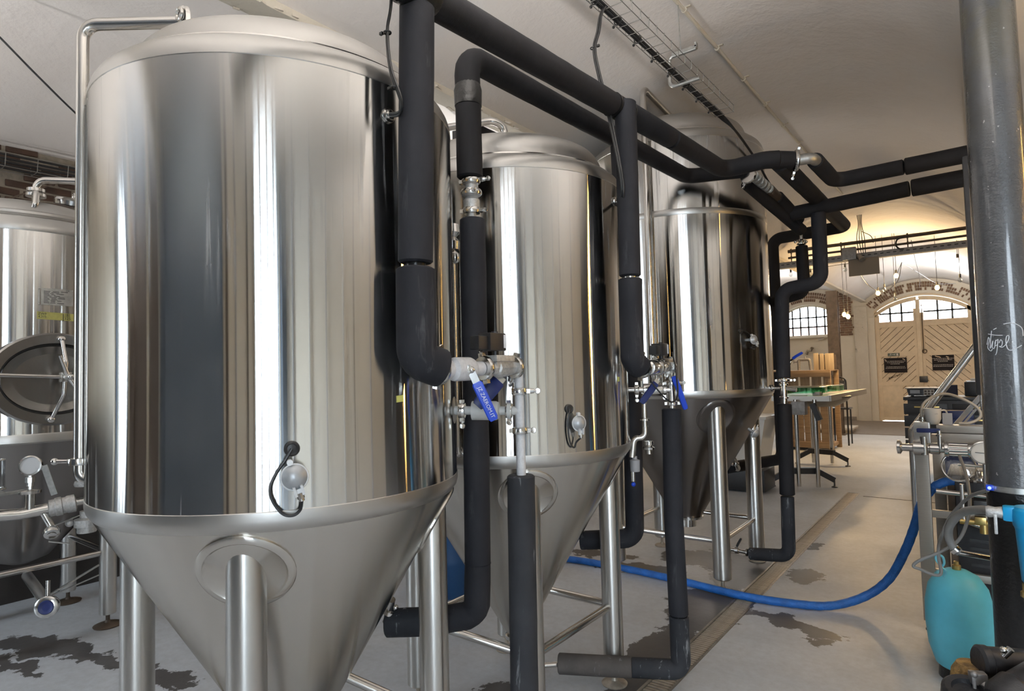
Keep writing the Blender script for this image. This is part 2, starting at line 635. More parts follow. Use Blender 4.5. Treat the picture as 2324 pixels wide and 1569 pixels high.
M['ceil'] = plaster('ceiling_plaster', (0.75, 0.725, 0.70), (0.67, 0.63, 0.60), 0.35)
M['wall'] = plaster('cream_plaster', (0.74, 0.68, 0.57), (0.66, 0.60, 0.50), 0.3)
M['wallpeel'] = plaster('peeling_plaster', (0.70, 0.65, 0.55), (0.52, 0.46, 0.38), 0.6, 1.0)
M['beam'] = plaster('cream_beam_paint', (0.64, 0.60, 0.51), (0.55, 0.49, 0.40), 0.5, 0.8)
M['brownwall'] = plaster('bare_brown_wall', (0.15, 0.13, 0.115), (0.10, 0.085, 0.075), 0.3)
M['palewall'] = plaster('pale_blue_plaster', (0.62, 0.70, 0.78), (0.5, 0.58, 0.66), 0.3)
M['bluewall'] = plaster('blue_grey_wall', (0.13, 0.165, 0.21), (0.09, 0.115, 0.15), 0.3)


def floor_mat():
    m, nt, b = new_mat('concrete_floor')
    co = texco(nt)
    f = ramp(nt, noise(nt, 1.1, co, 6, 0.62), ((0.3, 0.0), (0.72, 1.0)))
    c = mixc(nt, f, (0.61, 0.645, 0.69), (0.46, 0.485, 0.515))
    g = ramp(nt, noise(nt, 22, co, 5, 0.7), ((0.36, 0.0), (0.75, 1.0)))
    c = mixc(nt, math_n(nt, 'MULTIPLY', g, 0.30), c, (0.26, 0.25, 0.245))
    # wet patches: ellipses with ragged edges (x, y, rx, ry, angle)
    wob = nd(nt, 'ShaderNodeTexNoise')
    wob.inputs['Scale'].default_value = 6
    wob.inputs['Detail'].default_value = 6
    wob.inputs['Roughness'].default_value = 0.65
    nt.links.new(co, wob.inputs['Vector'])
    sub = nd(nt, 'ShaderNodeVectorMath', operation='SUBTRACT')
    nt.links.new(wob.outputs['Color'], sub.inputs[0])
    sub.inputs[1].default_value = (0.5, 0.5, 0.5)
    scl = nd(nt, 'ShaderNodeVectorMath', operation='SCALE')
    nt.links.new(sub.outputs[0], scl.inputs[0])
    scl.inputs['Scale'].default_value = 0.42
    addv = nd(nt, 'ShaderNodeVectorMath', operation='ADD')
    nt.links.new(co, addv.inputs[0])
    nt.links.new(scl.outputs[0], addv.inputs[1])
    wet = None
    for x, y, rx, ry, a in ((-4.85, 1.28, .34, .12, .3), (-4.35, 1.44, .42, .07, .12), (-3.75, 1.57, .24, .08, .3), (-4.62, 1.12, .3, .05, .2),
                            (-1.60, 3.55, .13, .62, -.03), (-1.62, 4.25, .26, .42, 0), (-1.58, 2.98, .10, .18, 0), (-1.62, 5.0, .22, .34, .1),
                            (-1.25, 4.3, .20, .09, .1), (-0.98, 4.22, .22, .085, -.25), (-0.86, 4.07, .09, .05, 0), (-1.2, 5.28, .13, .16, 0),
                            (-1.32, 6.15, .07, .12, 0), (-2.05, 2.5, .14, .14, 0), (-2.35, 4.75, .36, .12, .3), (-1.9, 5.3, .5, .25, .2), (-2.9, 4.9, .4, .1, .2)):
        mp = nd(nt, 'ShaderNodeMapping')
        mp.vector_type = 'TEXTURE'
        mp.inputs['Location'].default_value = (x, y, 0)
        mp.inputs['Rotation'].default_value = (0, 0, a)
        mp.inputs['Scale'].default_value = (rx, ry, 1)
        nt.links.new(addv.outputs[0], mp.inputs[0])
        ln = nd(nt, 'ShaderNodeVectorMath', operation='LENGTH')
        sp = nd(nt, 'ShaderNodeSeparateXYZ')
        cb = nd(nt, 'ShaderNodeCombineXYZ')
        nt.links.new(mp.outputs[0], sp.inputs[0])
        nt.links.new(sp.outputs[0], cb.inputs[0])
        nt.links.new(sp.outputs[1], cb.inputs[1])
        nt.links.new(cb.outputs[0], ln.inputs[0])
        w = math_n(nt, 'SUBTRACT', 1.06, ln.outputs['Value'])
        w = math_n(nt, 'MULTIPLY', w, 14.0, True)
        wet = w if wet is None else math_n(nt, 'MAXIMUM', wet, w)
    c = mixc(nt, math_n(nt, 'MULTIPLY', wet, 0.90), c, (0.040, 0.034, 0.030))
    nt.links.new(c, b.inputs['Base Color'])
    r = math_n(nt, 'MULTIPLY_ADD', f, 0.14)
    r.node.inputs[2].default_value = 0.40
    r = math_n(nt, 'SUBTRACT', r, math_n(nt, 'MULTIPLY', wet, 0.10))
    nt.links.new(r, b.inputs['Roughness'])
    sp_ = math_n(nt, 'MULTIPLY_ADD', wet, -0.3)
    sp_.node.inputs[2].default_value = 0.5
    nt.links.new(sp_, b.inputs['Specular IOR Level'])
    h = math_n(nt, 'ADD', noise(nt, 2.5, co, 5), math_n(nt, 'MULTIPLY', noise(nt, 30, co, 3), 0.12))
    bump(nt, b, h, 0.22, 0.02)
    return m


M['floor'] = floor_mat()
M['paving'] = simple('dark_paving', (0.20, 0.165, 0.135), 0.6, 0, 0.3, 6, 0.5, 20)


def column_mat():
    m, nt, b = new_mat('grey_column_paint')
    co = texco(nt)
    f = ramp(nt, noise(nt, 5, co, 5), ((0.35, 0.0), (0.7, 1.0)))
    c = mixc(nt, f, (0.085, 0.09, 0.097), (0.062, 0.065, 0.07))
    top = nd(nt, 'ShaderNodeSeparateXYZ')
    nt.links.new(texco(nt), top.inputs[0])
    h = math_n(nt, 'MULTIPLY', math_n(nt, 'SUBTRACT', top.outputs[2], 2.55), 1.3, True)
    o = ramp(nt, noise(nt, 4, co, 5, 0.6), ((0.40, 0.0), (0.55, 1.0)))
    c = mixc(nt, math_n(nt, 'MULTIPLY', math_n(nt, 'MULTIPLY', h, o), 0.8), c, (0.075, 0.068, 0.035))
    sp = ramp(nt, noise(nt, 38, co, 2, 0.5), ((0.735, 0.0), (0.75, 1.0)))
    c = mixc(nt, math_n(nt, 'MULTIPLY', sp, 0.6), c, (0.45, 0.45, 0.44))
    nt.links.new(c, b.inputs['Base Color'])
    b.inputs['Roughness'].default_value = 0.2
    b.inputs['Coat Weight'].default_value = 0.8
    b.inputs['Coat Roughness'].default_value = 0.10
    hh = math_n(nt, 'ADD', noise(nt, 16, co, 5, 0.65), math_n(nt, 'MULTIPLY', noise(nt, 70, texco(nt, (1, 1, 1.6)), 4), 0.5))
    bump(nt, b, hh, 0.5, 0.012)
    return m


M['column'] = column_mat()

# ------------------------------------------------------------------ room shell
VX = [-6.0, -2.76, 0.05, 4.3]                  # spring lines of the vaults
SPRING, RISE = 3.52, 0.50


def arch_z(x, x0, x1, z0, rise):
    c, hw = (x0 + x1) / 2, (x1 - x0) / 2
    Rr = (hw * hw + rise * rise) / (2 * rise)
    return z0 + math.sqrt(max(0, Rr * Rr - (x - c) ** 2)) - (Rr - rise)


def vault_z(x):
    for a, b in zip(VX, VX[1:]):
        if a <= x <= b:
            return arch_z(x, a, b, SPRING, RISE)
    return SPRING


def wall_y(y0, y1, x0, x1, z1, holes, n=18):
    """wall in the XZ plane with arched holes (hx0, hx1, sill, spring, rise)"""
    mb = MB()
    xs = x0
    dy = (0, y1 - y0, 0)
    for hx0, hx1, sill, spr, rise in sorted(holes):
        mb.prism([(xs, y0, 0), (hx0, y0, 0), (hx0, y0, z1), (xs, y0, z1)], dy)
        if sill > 0.01:
            mb.prism([(hx0, y0, 0), (hx1, y0, 0), (hx1, y0, sill), (hx0, y0, sill)], dy)
        for k in range(n):
            a, b = hx0 + (hx1 - hx0) * k / n, hx0 + (hx1 - hx0) * (k + 1) / n
            mb.prism([(a, y0, arch_z(a, hx0, hx1, spr, rise)), (b, y0, arch_z(b, hx0, hx1, spr, rise)), (b, y0, z1), (a, y0, z1)], dy)
        xs = hx1
    mb.prism([(xs, y0, 0), (x1, y0, 0), (x1, y0, z1), (xs, y0, z1)], dy)
    return mb


flo = struct('floor', MB().box(((XL + XR) / 2 - .75, (YB + YF) / 2, -0.1), (XR - XL - 1.5 + 0.0, YF - YB + 1, 0.2)), M['floor'])
# the floor is cut out along the drain: two slabs and the strip below the drain
bpy.data.objects.remove(flo)
DX0, DX1, DY0, DY1 = -1.505, -1.360, 1.2, 9.0
mb = MB()
for x0, x1, y0, y1 in ((XL - .3, DX0, YB - .4, YF + .4), (DX1, XR + .3, YB - .4, YF + .4), (DX0, DX1, YB - .4, DY0), (DX0, DX1, DY1, YF + .4)):
    mb.box(((x0 + x1) / 2, (y0 + y1) / 2, -0.1), (x1 - x0, y1 - y0, 0.2))
flo = struct('floor', mb, M['floor'])
part('paving', MB().box((-1.5, 18.6, 0.006), (8.8, 3.96, 0.012)), M['paving'], flo, 'dark worn paving inside the doors')

DOOR = (-2.52, -0.22, 0, 3.14, 0.42)
WIN = (-5.0, -3.62, 2.56, 3.30, 0.24)
far = struct('wall_far', wall_y(YF, YF + 0.4, XL, XR, 4.3, [DOOR, WIN]), M['wall'])
back = struct('wall_back', wall_y(YB - 0.4, YB, XL, XR, 4.3, [(1.5, 3.75, 0.05, 2.9, 0.5), (-5.9, -4.8, 0.7, 2.75, 0.3)]), M['bluewall'])
struct('wall_right', MB().box((XR + 0.2, (YB + YF) / 2, 2.15), (0.4, YF - YB + .8, 4.3)), M['wall'])
left = struct('wall_left', MB().box((XL - 0.2, (YB + YF) / 2, 2.15), (0.4, YF - YB + .8, 4.3)), M['wallpeel'])
for a, b in zip(VX, VX[1:]):
    mb = MB()
    n = 26
    rs = []
    lo = [(a + (b - a) * k / n) for k in range(n + 1)]
    for y in [YB - 0.4 + (YF - YB + 0.8) * i / 12 for i in range(13)]:
        rs.append([V((x, y, arch_z(x, a, b, SPRING, RISE))) for x in lo] + [V((b, y, 4.35)), V((a, y, 4.35))])
    mb.rings(rs)
    o = struct('ceiling', mb, M['ceil'])
    if a == VX[0]:
        CEIL0 = o
for k, x in enumerate(VX[1:3]):
    mb = MB()
    mb.box((x, (YB + YF) / 2, SPRING - 0.02), (0.14, YF - YB, 0.05), bev=0.006)
    mb.box((x, (YB + YF) / 2, SPRING + 0.04), (0.03, YF - YB, 0.1))
    o = struct('trim_%d' % (k + 1), mb, M['beam'], 'cream painted iron beam between two ceiling vaults')
    if k == 0:
        BEAM1 = o


for ux, uy, uz, uw in FILL_LIGHTS:  # invented trough housings dressing the added fill lights
    tl = thing('added_fill_trough', 'added fill light in pale metal trough, %s' % ('over the camera', 'behind the column', 'far behind the column', 'by the far door behind the column', 'in the right bay', 'by the left rear window', 'behind the first tanks', 'far along the left bay')[FILL_LIGHTS.index((ux, uy, uz, uw))], 'lamp', (ux, uy, uz), 'added fill lights')
    part('trough', MB().prism([(ux - .10, uy - .8, uz + .03), (ux - .06, uy - .8, uz - .03), (ux + .06, uy - .8, uz - .03), (ux + .10, uy - .8, uz + .03), (ux + .09, uy - .8, uz + .03), (ux + .055, uy - .8, uz - .02), (ux - .055, uy - .8, uz - .02), (ux - .09, uy - .8, uz + .03)], (0, 1.6, 0)), M['beam'], tl)  # housing invented for the added fill light
    for d in (-.6, .6):
        part('hanger', MB().cyl((ux, uy + d, uz - .02), (ux, uy + d, vault_z(ux) + .01), .004, seg=6), M['wire'], tl)


# left wall: old bricks laid bare under the vault
proto = None
nb = 0
for row in range(13):
    z = 2.70 + row * 0.068
    for c in range(10):
        y = 0.75 + c * 0.232 + (0.116 if row % 2 else 0)
        if random.random() < 0.12:
            continue
        if proto is None:
            WORLD_AT[left.name] = V((XL, 0, 0))
            proto = part('brick', MB().box((XL, 0, 0), (0.05, 0.208, 0.054), bev=0.008), M['brick'], left)
            WORLD_AT[left.name] = V((0, 0, 0))
            o = proto
        else:
            o = part_like(proto, left)
        o.location = (XL + random.uniform(-.006, .010), y, z)
        o.rotation_euler = (random.uniform(-.03, .03), random.uniform(-.03, .03), random.uniform(-.03, .03))
part('mortar_bed', MB().box((XL + 0.006, 1.9, 3.11), (0.02, 2.5, 0.93), bev=0.004), M['mortar'], left)

part('shade_sheet', MB().box((XL + .012, 4.0, .7), (.03, 13.0, 1.4)), M['shade_sheet'], left, 'dark sheet painted as shade on the lower wall')  # dark sheet added where the lower wall only lies in shade

# far wall: brick pier, brick arch over the door, pilaster, render patches
mb = MB()
for row in range(20):
    z = 2.56 + row * 0.068
    x = -3.61 - (0.1 if row % 2 else 0)
    while x < -3.06:
        w = 0.19
        a, b = max(x, -3.61), min(x + w, -3.05 + random.uniform(-.06, .02))
        if b - a > 0.04 and random.random() > 0.05:
            mb.box(((a + b) / 2, YF - 0.012, z), (b - a, 0.05, 0.052), rz=random.uniform(-.02, .02))
        x += w + 0.02
part('brick_pier', mb, M['brickfar'], far, 'bare brown brick patch', 'stuff')
mb = MB()


def arch_bricks(mb, x0, x1, spr, rise, depth, nb, drop=0.0):
    c, hw = (x0 + x1) / 2, (x1 - x0) / 2
    Rr = (hw * hw + rise * rise) / (2 * rise)
    zc = spr + rise - Rr
    th = math.asin(hw / Rr)
    for k in range(nb):
        t = -th + 2 * th * (k + 0.5) / nb
        for lay in range(3):
            if random.random() < drop:
                continue
            r0 = Rr + 0.03 + lay * depth / 3
            p = V((c + math.sin(t) * (r0 + depth / 6), YF - 0.01, zc + math.cos(t) * (r0 + depth / 6)))
            mb.box(p, (2 * th * Rr / nb * 0.72, 0.05, depth / 3 * 0.8), rot=Matrix.Rotation(t, 3, 'Y'))


arch_bricks(mb, -2.52, -0.22, 3.2, 0.46, 0.25, 48, 0.22)
part('brick_arch', mb, M['brickfar'], far, 'worn brick arch over the double door', 'stuff')
mb = MB()
arch_bricks(mb, -5.05, -3.6, 3.36, 0.24, 0.3, 30, 0.1)
part('brick_arch', mb, M['brickfar'], far, 'brick arch over the far window', 'stuff')
part('pilaster', MB().box((-2.86, YF - 0.05, 1.68), (0.34, 0.12, 3.36), bev=0.02), M['wallpeel'], far, 'peeling white pilaster')
part('wall_plinth', MB().box((-4.3, YF - 0.02, 0.06), (2.4, 0.05, 0.12)), M['mortar'], far)


def cut_poly(poly, x0, x1, z0, z1):
    for ax, lim, sg in ((0, x0, 1), (0, x1, -1), (1, z0, 1), (1, z1, -1)):
        out = []
        for i in range(len(poly)):
            p, q = poly[i - 1], poly[i]
            dp, dq = (p[ax] - lim) * sg, (q[ax] - lim) * sg
            if (dp >= 0) != (dq >= 0):
                t = dp / (dp - dq)
                out.append((p[0] + (q[0] - p[0]) * t, p[1] + (q[1] - p[1]) * t))
            if dq >= 0:
                out.append(q)
        poly = out
        if len(poly) < 3:
            return []
    return poly


# far double carriage door
door = thing('door_1', 'cream double carriage door with diagonal boards and arched glazing', 'door', (-1.44, YF + 0.1, 0))
for k in ('label', 'category'):
    del door[k]
door['kind'] = 'structure'
door['label'] = 'cream double carriage door with diagonal boards and arched glazing'
YD = YF + 0.10


def diag_boards(x0, x1, z0, z1, up, w=0.135):
    s = 1 if up else -1
    t0 = -3.0
    while t0 < 3.0:
        # strip at 45 degrees
        cx, cz = (x0 + x1) / 2, (z0 + z1) / 2
        dxv, dzv = 0.7071, 0.7071 * s
        nx, nz = -0.7071 * s, 0.7071
        q = [(cx + dxv * l + nx * t, cz + dzv * l + nz * t) for l, t in ((-4, t0 + .006), (4, t0 + .006), (4, t0 + w - .006), (-4, t0 + w - .006))]
        q = cut_poly(q, x0, x1, z0, z1)
        if len(q) >= 3:
            part('board', MB().prism([(a, YD - 0.01, b) for a, b in q], (0, 0.02, 0)), M['doorpaint'], door)
        t0 += w


for side in (0, 1):
    x0, x1 = ((-2.50, -1.475) if side == 0 else (-1.425, -0.24))
    f = MB()
    ztop = lambda x: arch_z(x, DOOR[0], DOOR[1], DOOR[3], DOOR[4]) - 0.02
    n = 10
    gz = 2.86
    gx0, gx1 = x0 + 0.10, x1 - 0.09
    f.box(((x0 + gx0) / 2, YD, 1.55), (gx0 - x0, 0.06, 3.06))
    f.box(((x1 + gx1) / 2, YD, 1.60), (x1 - gx1, 0.06, 3.2))
    for z0, z1 in ((0.03, 0.12), (1.02, 1.14), (1.86, 2.00), (2.70, gz)):
        f.box(((gx0 + gx1) / 2, YD, (z0 + z1) / 2), (gx1 - gx0, 0.06, z1 - z0))
    ts = lambda x: ztop(x) - 0.11
    for k in range(n):
        a, b = x0 + (x1 - x0) * k / n, x0 + (x1 - x0) * (k + 1) / n
        f.prism([(a, YD - .03, ts(a)), (b, YD - .03, ts(b)), (b, YD - .03, ztop(b)), (a, YD - .03, ztop(a))], (0, 0.06, 0))
    part('leaf_frame', f, M['doorpaint'], door)
    part('backing', MB().box(((gx0 + gx1) / 2, YD + 0.035, 1.42), (gx1 - gx0, 0.01, 2.64)), M['doorgap'], door, 'dark gaps between the boards')
    diag_boards(gx0, gx1, 2.00, 2.70, side == 0)
    diag_boards(gx0, gx1, 1.14, 1.86, side == 0)
    if side == 0:
        part('kick_panel', MB().box((-2.19, YD - 0.005, 0.57), (0.50, 0.03, 0.92), bev=0.005), M['doorpaint'], door, 'plain repair panel low on the left leaf')
        diag_boards(-1.92, gx1, 0.12, 1.02, True)
        part('stile', MB().box((-1.93, YD - .004, 0.57), (0.05, 0.05, 0.92)), M['doorpaint'], door)
    else:
        diag_boards(gx0, gx1, 0.12, 1.02, False)
    # glazing
    nx = 3
    bars = MB()
    zm = 3.10
    for k in range(1, nx):
        x = gx0 + (gx1 - gx0) * k / nx
        bars.box((x, YD, (gz + ts(x)) / 2), (0.048, 0.03, ts(x) - gz))
    bars.box(((gx0 + gx1) / 2, YD, zm), (gx1 - gx0, 0.03, 0.048))
    part('glazing_bar', bars, M['black'], door)
    for k in range(nx):
        a, b = gx0 + (gx1 - gx0) * k / nx, gx0 + (gx1 - gx0) * (k + 1) / nx
        part('pane', MB().prism([(a, YD, gz), (b, YD, gz), (b, YD, zm), (a, YD, zm)], (0, .004, 0)), M['pane'], door)
        part('pane', MB().prism([(a, YD, zm), (b, YD, zm), (b, YD, max(zm + .01, ts(b))), (a, YD, max(zm + .01, ts(a)))], (0, .004, 0)), M['pane'], door)
part('meeting_stile', MB().box((-1.45, YD - .05, 1.75), (0.10, 0.05, 3.4), bev=.005), M['doorpaint'], door)
part('bolt_rod', MB().cyl((-1.36, YD - .05, 1.95), (-1.36, YD - .05, 3.3), 0.012).torus((-1.34, YD - .06, 1.98), (0, 1, 0), .05, .012), M['doorgap'], door)
part('lock_box', MB().box((-1.40, YD - .07, 1.20), (0.19, 0.06, 0.17), bev=.01), M['blackpaint'], door, 'black rim lock')
part('latch', MB().box((-1.46, YD - .05, 1.38), (0.05, 0.04, 0.24), bev=.01), M['blackpaint'], door)
mb = MB()
for k in range(24):
    a = DOOR[0] + (DOOR[1] - DOOR[0]) * k / 24
    b = DOOR[0] + (DOOR[1] - DOOR[0]) * (k + 1) / 24
    z = lambda x: arch_z(x, *DOOR[:2], DOOR[3], DOOR[4])
    mb.prism([(a, YF - .03, z(a) + .0), (b, YF - .03, z(b)), (b, YF - .03, z(b) + .05), (a, YF - .03, z(a) + .05)], (0, .2, 0))
for x in (DOOR[0] + .02, DOOR[1] - .02):
    mb.box((x, YF + .16, 1.62), (.10, .16, 3.24))
part('frame', mb, M['doorpaint'], door)


def grid_window(name, x0, x1, y, sill, spr, rise, nx, nz, label, barw=0.042):
    w = thing(name, label, 'window', ((x0 + x1) / 2, y, sill))
    del w['category']
    w['kind'] = 'structure'
    top = lambda x: arch_z(x, x0, x1, spr, rise)
    fr = MB()
    for x in (x0 + .025, x1 - .025):
        fr.box((x, y, (sill + top(x)) / 2), (0.05, 0.06, top(x) - sill))
    fr.box(((x0 + x1) / 2, y, sill + .02), (x1 - x0, 0.09, 0.05))
    for k in range(16):
        a, b = x0 + (x1 - x0) * k / 16, x0 + (x1 - x0) * (k + 1) / 16
        fr.prism([(a, y - .03, top(a) - .05), (b, y - .03, top(b) - .05), (b, y - .03, top(b)), (a, y - .03, top(a))], (0, .06, 0))
    part('window_frame', fr, M['beam'], w)
    zs = [sill + (spr + rise * .6 - sill) * k / nz for k in range(nz)]
    bars = MB()
    for k in range(1, nx):
        x = x0 + (x1 - x0) * k / nx
        bars.box((x, y, (sill + top(x)) / 2), (barw, 0.03, top(x) - sill))
    for z in zs[1:]:
        bars.box(((x0 + x1) / 2, y, z), (x1 - x0, 0.03, barw))
    part('glazing_bar', bars, M['black'], w)
    for i in range(nx):
        a, b = x0 + (x1 - x0) * i / nx, x0 + (x1 - x0) * (i + 1) / nx
        for j in range(nz):
            z0 = zs[j]
            za, zb = (zs[j + 1], zs[j + 1]) if j < nz - 1 else (top(a), top(b))
            part('pane', MB().prism([(a, y, z0), (b, y, z0), (b, y, max(z0 + .01, zb)), (a, y, max(z0 + .01, za))], (0, .004, 0)), M['pane'], w)
    part('window_sill', MB().box(((x0 + x1) / 2, y - .16 if y > 0 else y + .16, sill - .03), (x1 - x0 + .1, 0.3, 0.05), bev=.008), M['wall'], w)
    return w


grid_window('window_1', WIN[0], WIN[1], YF + 0.15, WIN[2], WIN[3], WIN[4], 6, 3, 'arched window of small panes in the far wall')
grid_window('window_2', 1.5, 3.75, YB - 0.2, 0.05, 2.9, 0.5, 4, 5, 'tall arched window behind the camera', 0.075)
grid_window('window_3', -5.9, -4.8, YB - 0.2, 0.7, 2.75, 0.3, 3, 4, 'arched window on the left behind the camera', 0.03)
# wall stretches mirrored in the steel; pipes on both walls added to streak it
part('white_panel', MB().box((.62, YB + .02, 1.75), (1.6, .04, 3.5)), M['wall'], back, 'whitewashed stretch of wall')
part('brown_panel', MB().box((-3.7, YB + .02, 1.6), (1.9, .04, 3.2)), M['brownwall'], back, 'bare brown stretch of wall')
for k, (x, r, m_) in enumerate(((-4.5, .05, 'beam'), (-4.1, .03, 'rust'), (-3.3, .06, 'beam'), (-2.75, .03, 'galv'), (-.05, .05, 'rust'), (.35, .025, 'greyplastic'), (.95, .03, 'rust'), (1.32, .04, 'beam'))):
    part('added_streak_pipe', MB().cyl((x, YB + .1, 0), (x, YB + .1, 3.45), r, seg=12), M[m_], back)
rwall = bpy.data.objects['wall_right']
for k, (y, r, m_) in enumerate(((-2.2, .05, 'greyplastic'), (-1.0, .05, 'porcelain'), (.1, .025, 'greyplastic'), (1.2, .04, 'porcelain'), (1.9, .02, 'rust'), (3.1, .035, 'greyplastic'))):
    part('added_streak_pipe', MB().cyl((XR - .1, y, 0), (XR - .1, y, 3.45), r, seg=12), M[m_], rwall)
# closed blue-grey arched door in the back wall, seen only as a reflection
part('floor_joint', MB().box((1.2, 8.75, .0005), (5.0, .018, .003), rz=-.03), M['drainpit'], flo, 'dark joint across the concrete')
d2 = thing('door_2', 'blue grey door in the wall behind the camera', 'door', (-1.35, YB, 0))
del d2['category']
d2['kind'] = 'structure'
part('door_leaf', MB().box((-1.35, YB + .03, 1.47), (2.3, 0.06, 2.94), bev=.01), M['bluewall'], d2)
mb = MB()
for k in range(16):
    a, b = -2.5 + 2.3 * k / 16, -2.5 + 2.3 * (k + 1) / 16
    mb.prism([(a, YB + .05, 2.95), (b, YB + .05, 2.95), (b, YB + .05, arch_z(b, -2.5, -.2, 2.98, .62)), (a, YB + .05, arch_z(a, -2.5, -.2, 2.98, .62))], (0, -.05, 0))
part('tympanum', mb, M['palewall'], d2)

struct('yard_ground', MB().box((0, 9, -0.45), (90, 110, 0.3)), M['yard'])
nbg = thing('neighbouring_building', 'pale red building across the yard seen through the door glazing', 'building', (-1, YF + 14, -.3))
part('facade', MB().box((-1, YF + 16, 1.7), (26, 4, 4.0)), M['redbuild'], nbg)

# ------------------------------------------------------------------ floor drain
dr = thing('drain_channel', 'long steel floor drain with cross slats running along the tanks', 'drain', ((DX0 + DX1) / 2, DY0, 0))
xc = (DX0 + DX1) / 2
part('trough', MB().box((xc, (DY0 + DY1) / 2, -0.075), (DX1 - DX0, DY1 - DY0, 0.03)), M['drainpit'], dr)
for x in (DX0 + .008, DX1 - .008):
    part('rail', MB().box((x, (DY0 + DY1) / 2, -0.028), (0.016, DY1 - DY0, 0.062), bev=.002), M['drainrail'], dr)
sl = None
y = DY0 + 0.02
k = 0
while y < DY1 and k < 299:
    if sl is None:
        sl = part('slat', MB().box((xc, DY0, -0.012), (DX1 - DX0 - .034, 0.0185, 0.02), bev=.002), M['slat'], dr)
        sl.location.y = 0.02
    else:
        o = part_like(sl, dr, (0, y - DY0, random.uniform(-.001, .001)))
    y += 0.0262
    k += 1

# ------------------------------------------------------------------ fermentation tanks
TAN30 = math.tan(math.radians(30.3))


def cone_ring(parent, ax, ay, R, zr, ang, rc, rad, zup=0.02, thick=0.006, mat=None):
    """reinforcing disc lying on the cone round a leg: ang = azimuth, rc = radius of its centre"""
    mb = MB()
    n = 36
    sl = 1 / math.sin(math.radians(30.3))
    s0 = rc * sl
    rings = []
    for rr, off in ((0.0, thick), (rad * .80, thick), (rad * .84, thick + .004), (rad * .95, thick + .004), (rad, thick), (rad * 1.01, -.004)):
        pts = []
        for k in range(n):
            t = 2 * PI * k / n
            s = s0 + rr * math.sin(t)
            r = s / sl
            a = ang + rr * math.cos(t) / r
            nrm = V((math.cos(a) * math.cos(math.radians(30.3)), math.sin(a) * math.cos(math.radians(30.3)), -math.sin(math.radians(30.3))))
            z = zr - (R - r) / TAN30
            pts.append(V((ax + r * math.cos(a), ay + r * math.sin(a), z)) + nrm * off)
        rings.append(pts)
    mb.rings(rings, False)
    return part('leg_collar', mb, mat or M['cone'], parent, 'round reinforcing plate where the leg meets the cone')


def fermenter(name, label, x, y, R, zr, zt, dome, tip, sq, rl, strz, group, collar_r, band=0.05, mid_seam=None, conem='cone'):
    t = thing(name, label, 'tank', (x, y, 0), group)
    c = (x, y, 0)
    part('shell', MB().lathe([(R, zr + .012), (R, zr + (zt - zr) * .5), (R, zt)], c, seg=128, cap=False), M['mirror'], t)
    part('lower_band', MB().lathe([(R, zr + .013), (R + .0015, zr + .011), (R + .0015, zr - .012), (R - .003, zr - .028), (R - .010, zr - .038), (R - .016, zr - .045)], c, seg=128, cap=False), M['satin'], t)
    part('upper_band', MB().lathe([(R, zt - .002), (R + .0015, zt), (R, zt + .02), (R - .006, zt + .04), (R - .016, zt + .058), (R - .03, zt + .071), (R - .05, zt + .080)], c, seg=128, cap=False), M['satin'], t)
    r1 = R - .016
    z1 = zr - .045
    ztip = z1 - (r1 - tip) / TAN30
    part('cone', MB().lathe([(r1, z1), (r1 - .004, z1 - .008), ((r1 + tip) / 2, (z1 + ztip) / 2), (tip, ztip)], c, seg=128, cap=False), M[conem], t)
    part('bottom_outlet', MB().lathe([(tip, ztip), (tip + .012, ztip - .004), (tip + .012, ztip - .022), (tip * .6, ztip - .024), (tip * .6, ztip - .09), (.001, ztip - .092)], c, seg=32), M['fitting'], t)
    rd, ztop = dome
    zd = zt + .10
    prof = [(R - .052, zt + .080), (rd + .012, zt + .088), (rd + .002, zd)]
    h1 = (ztop - zd) * .72
    for k in range(1, 7):
        u = k / 6 * PI / 2
        prof.append((rd - .075 * (1 - math.cos(u)), zd + h1 * math.sin(u)))
    for k in range(1, 7):
        q = 1 - k / 6
        prof.append((max(.001, (rd - .075) * q), ztop - (ztop - zd - h1) * q * q))
    part('dome', MB().lathe(prof, c, seg=96), M['dome'], t)
    part('seam_ring', MB().lathe([(R - .044, zt + .074), (R - .046, zt + .084), (R - .056, zt + .088), (R - .062, zt + .082)], c, seg=96, cap=False), M['tube'], t)
    if mid_seam:
        part('seam_ring', MB().lathe([(R - .001, mid_seam - .025), (R + .002, mid_seam - .02), (R + .002, mid_seam + .02), (R - .001, mid_seam + .025)], c, seg=128, cap=False), M['satin'], t)
    legs = {}
    rc = sq * math.sqrt(.5)
    for sx, sy in ((1, -1), (1, 1), (-1, 1), (-1, -1)):
        lx, ly = x + sx * sq / 2, y + sy * sq / 2
        ztl = min(zr - .02, z1 - (r1 - rc - rl * 1.05) / TAN30)
        lg = part('leg', MB().lathe([(.001, .085), (rl - .012, .085), (rl, .095), (rl, ztl - .02), (rl * .98, ztl), (.001, ztl + .002)], (lx, ly, 0), seg=32), M['leg'], t)
        part('foot', MB().cyl((lx, ly, .02), (lx, ly, .09), .012).lathe([(.001, 0), (.066, 0), (.068, .006), (.06, .012), (.02, .022), (.014, .035)], (lx, ly, 0), seg=28), M['slat'], lg, 'threaded round levelling foot')
        ang = math.atan2(sy, sx)
        cone_ring(t, x, y, r1, z1, ang, rc + .012, collar_r, mat=M[conem])
        legs[(sx, sy)] = (lx, ly)
    ks = [(1, -1), (1, 1), (-1, 1), (-1, -1)]
    for i in range(4):
        a, b = legs[ks[i]], legs[ks[(i + 1) % 4]]
        part('stretcher', MB().cyl((a[0], a[1], strz), (b[0], b[1], strz), .0195), M['tube'], t)
    return t


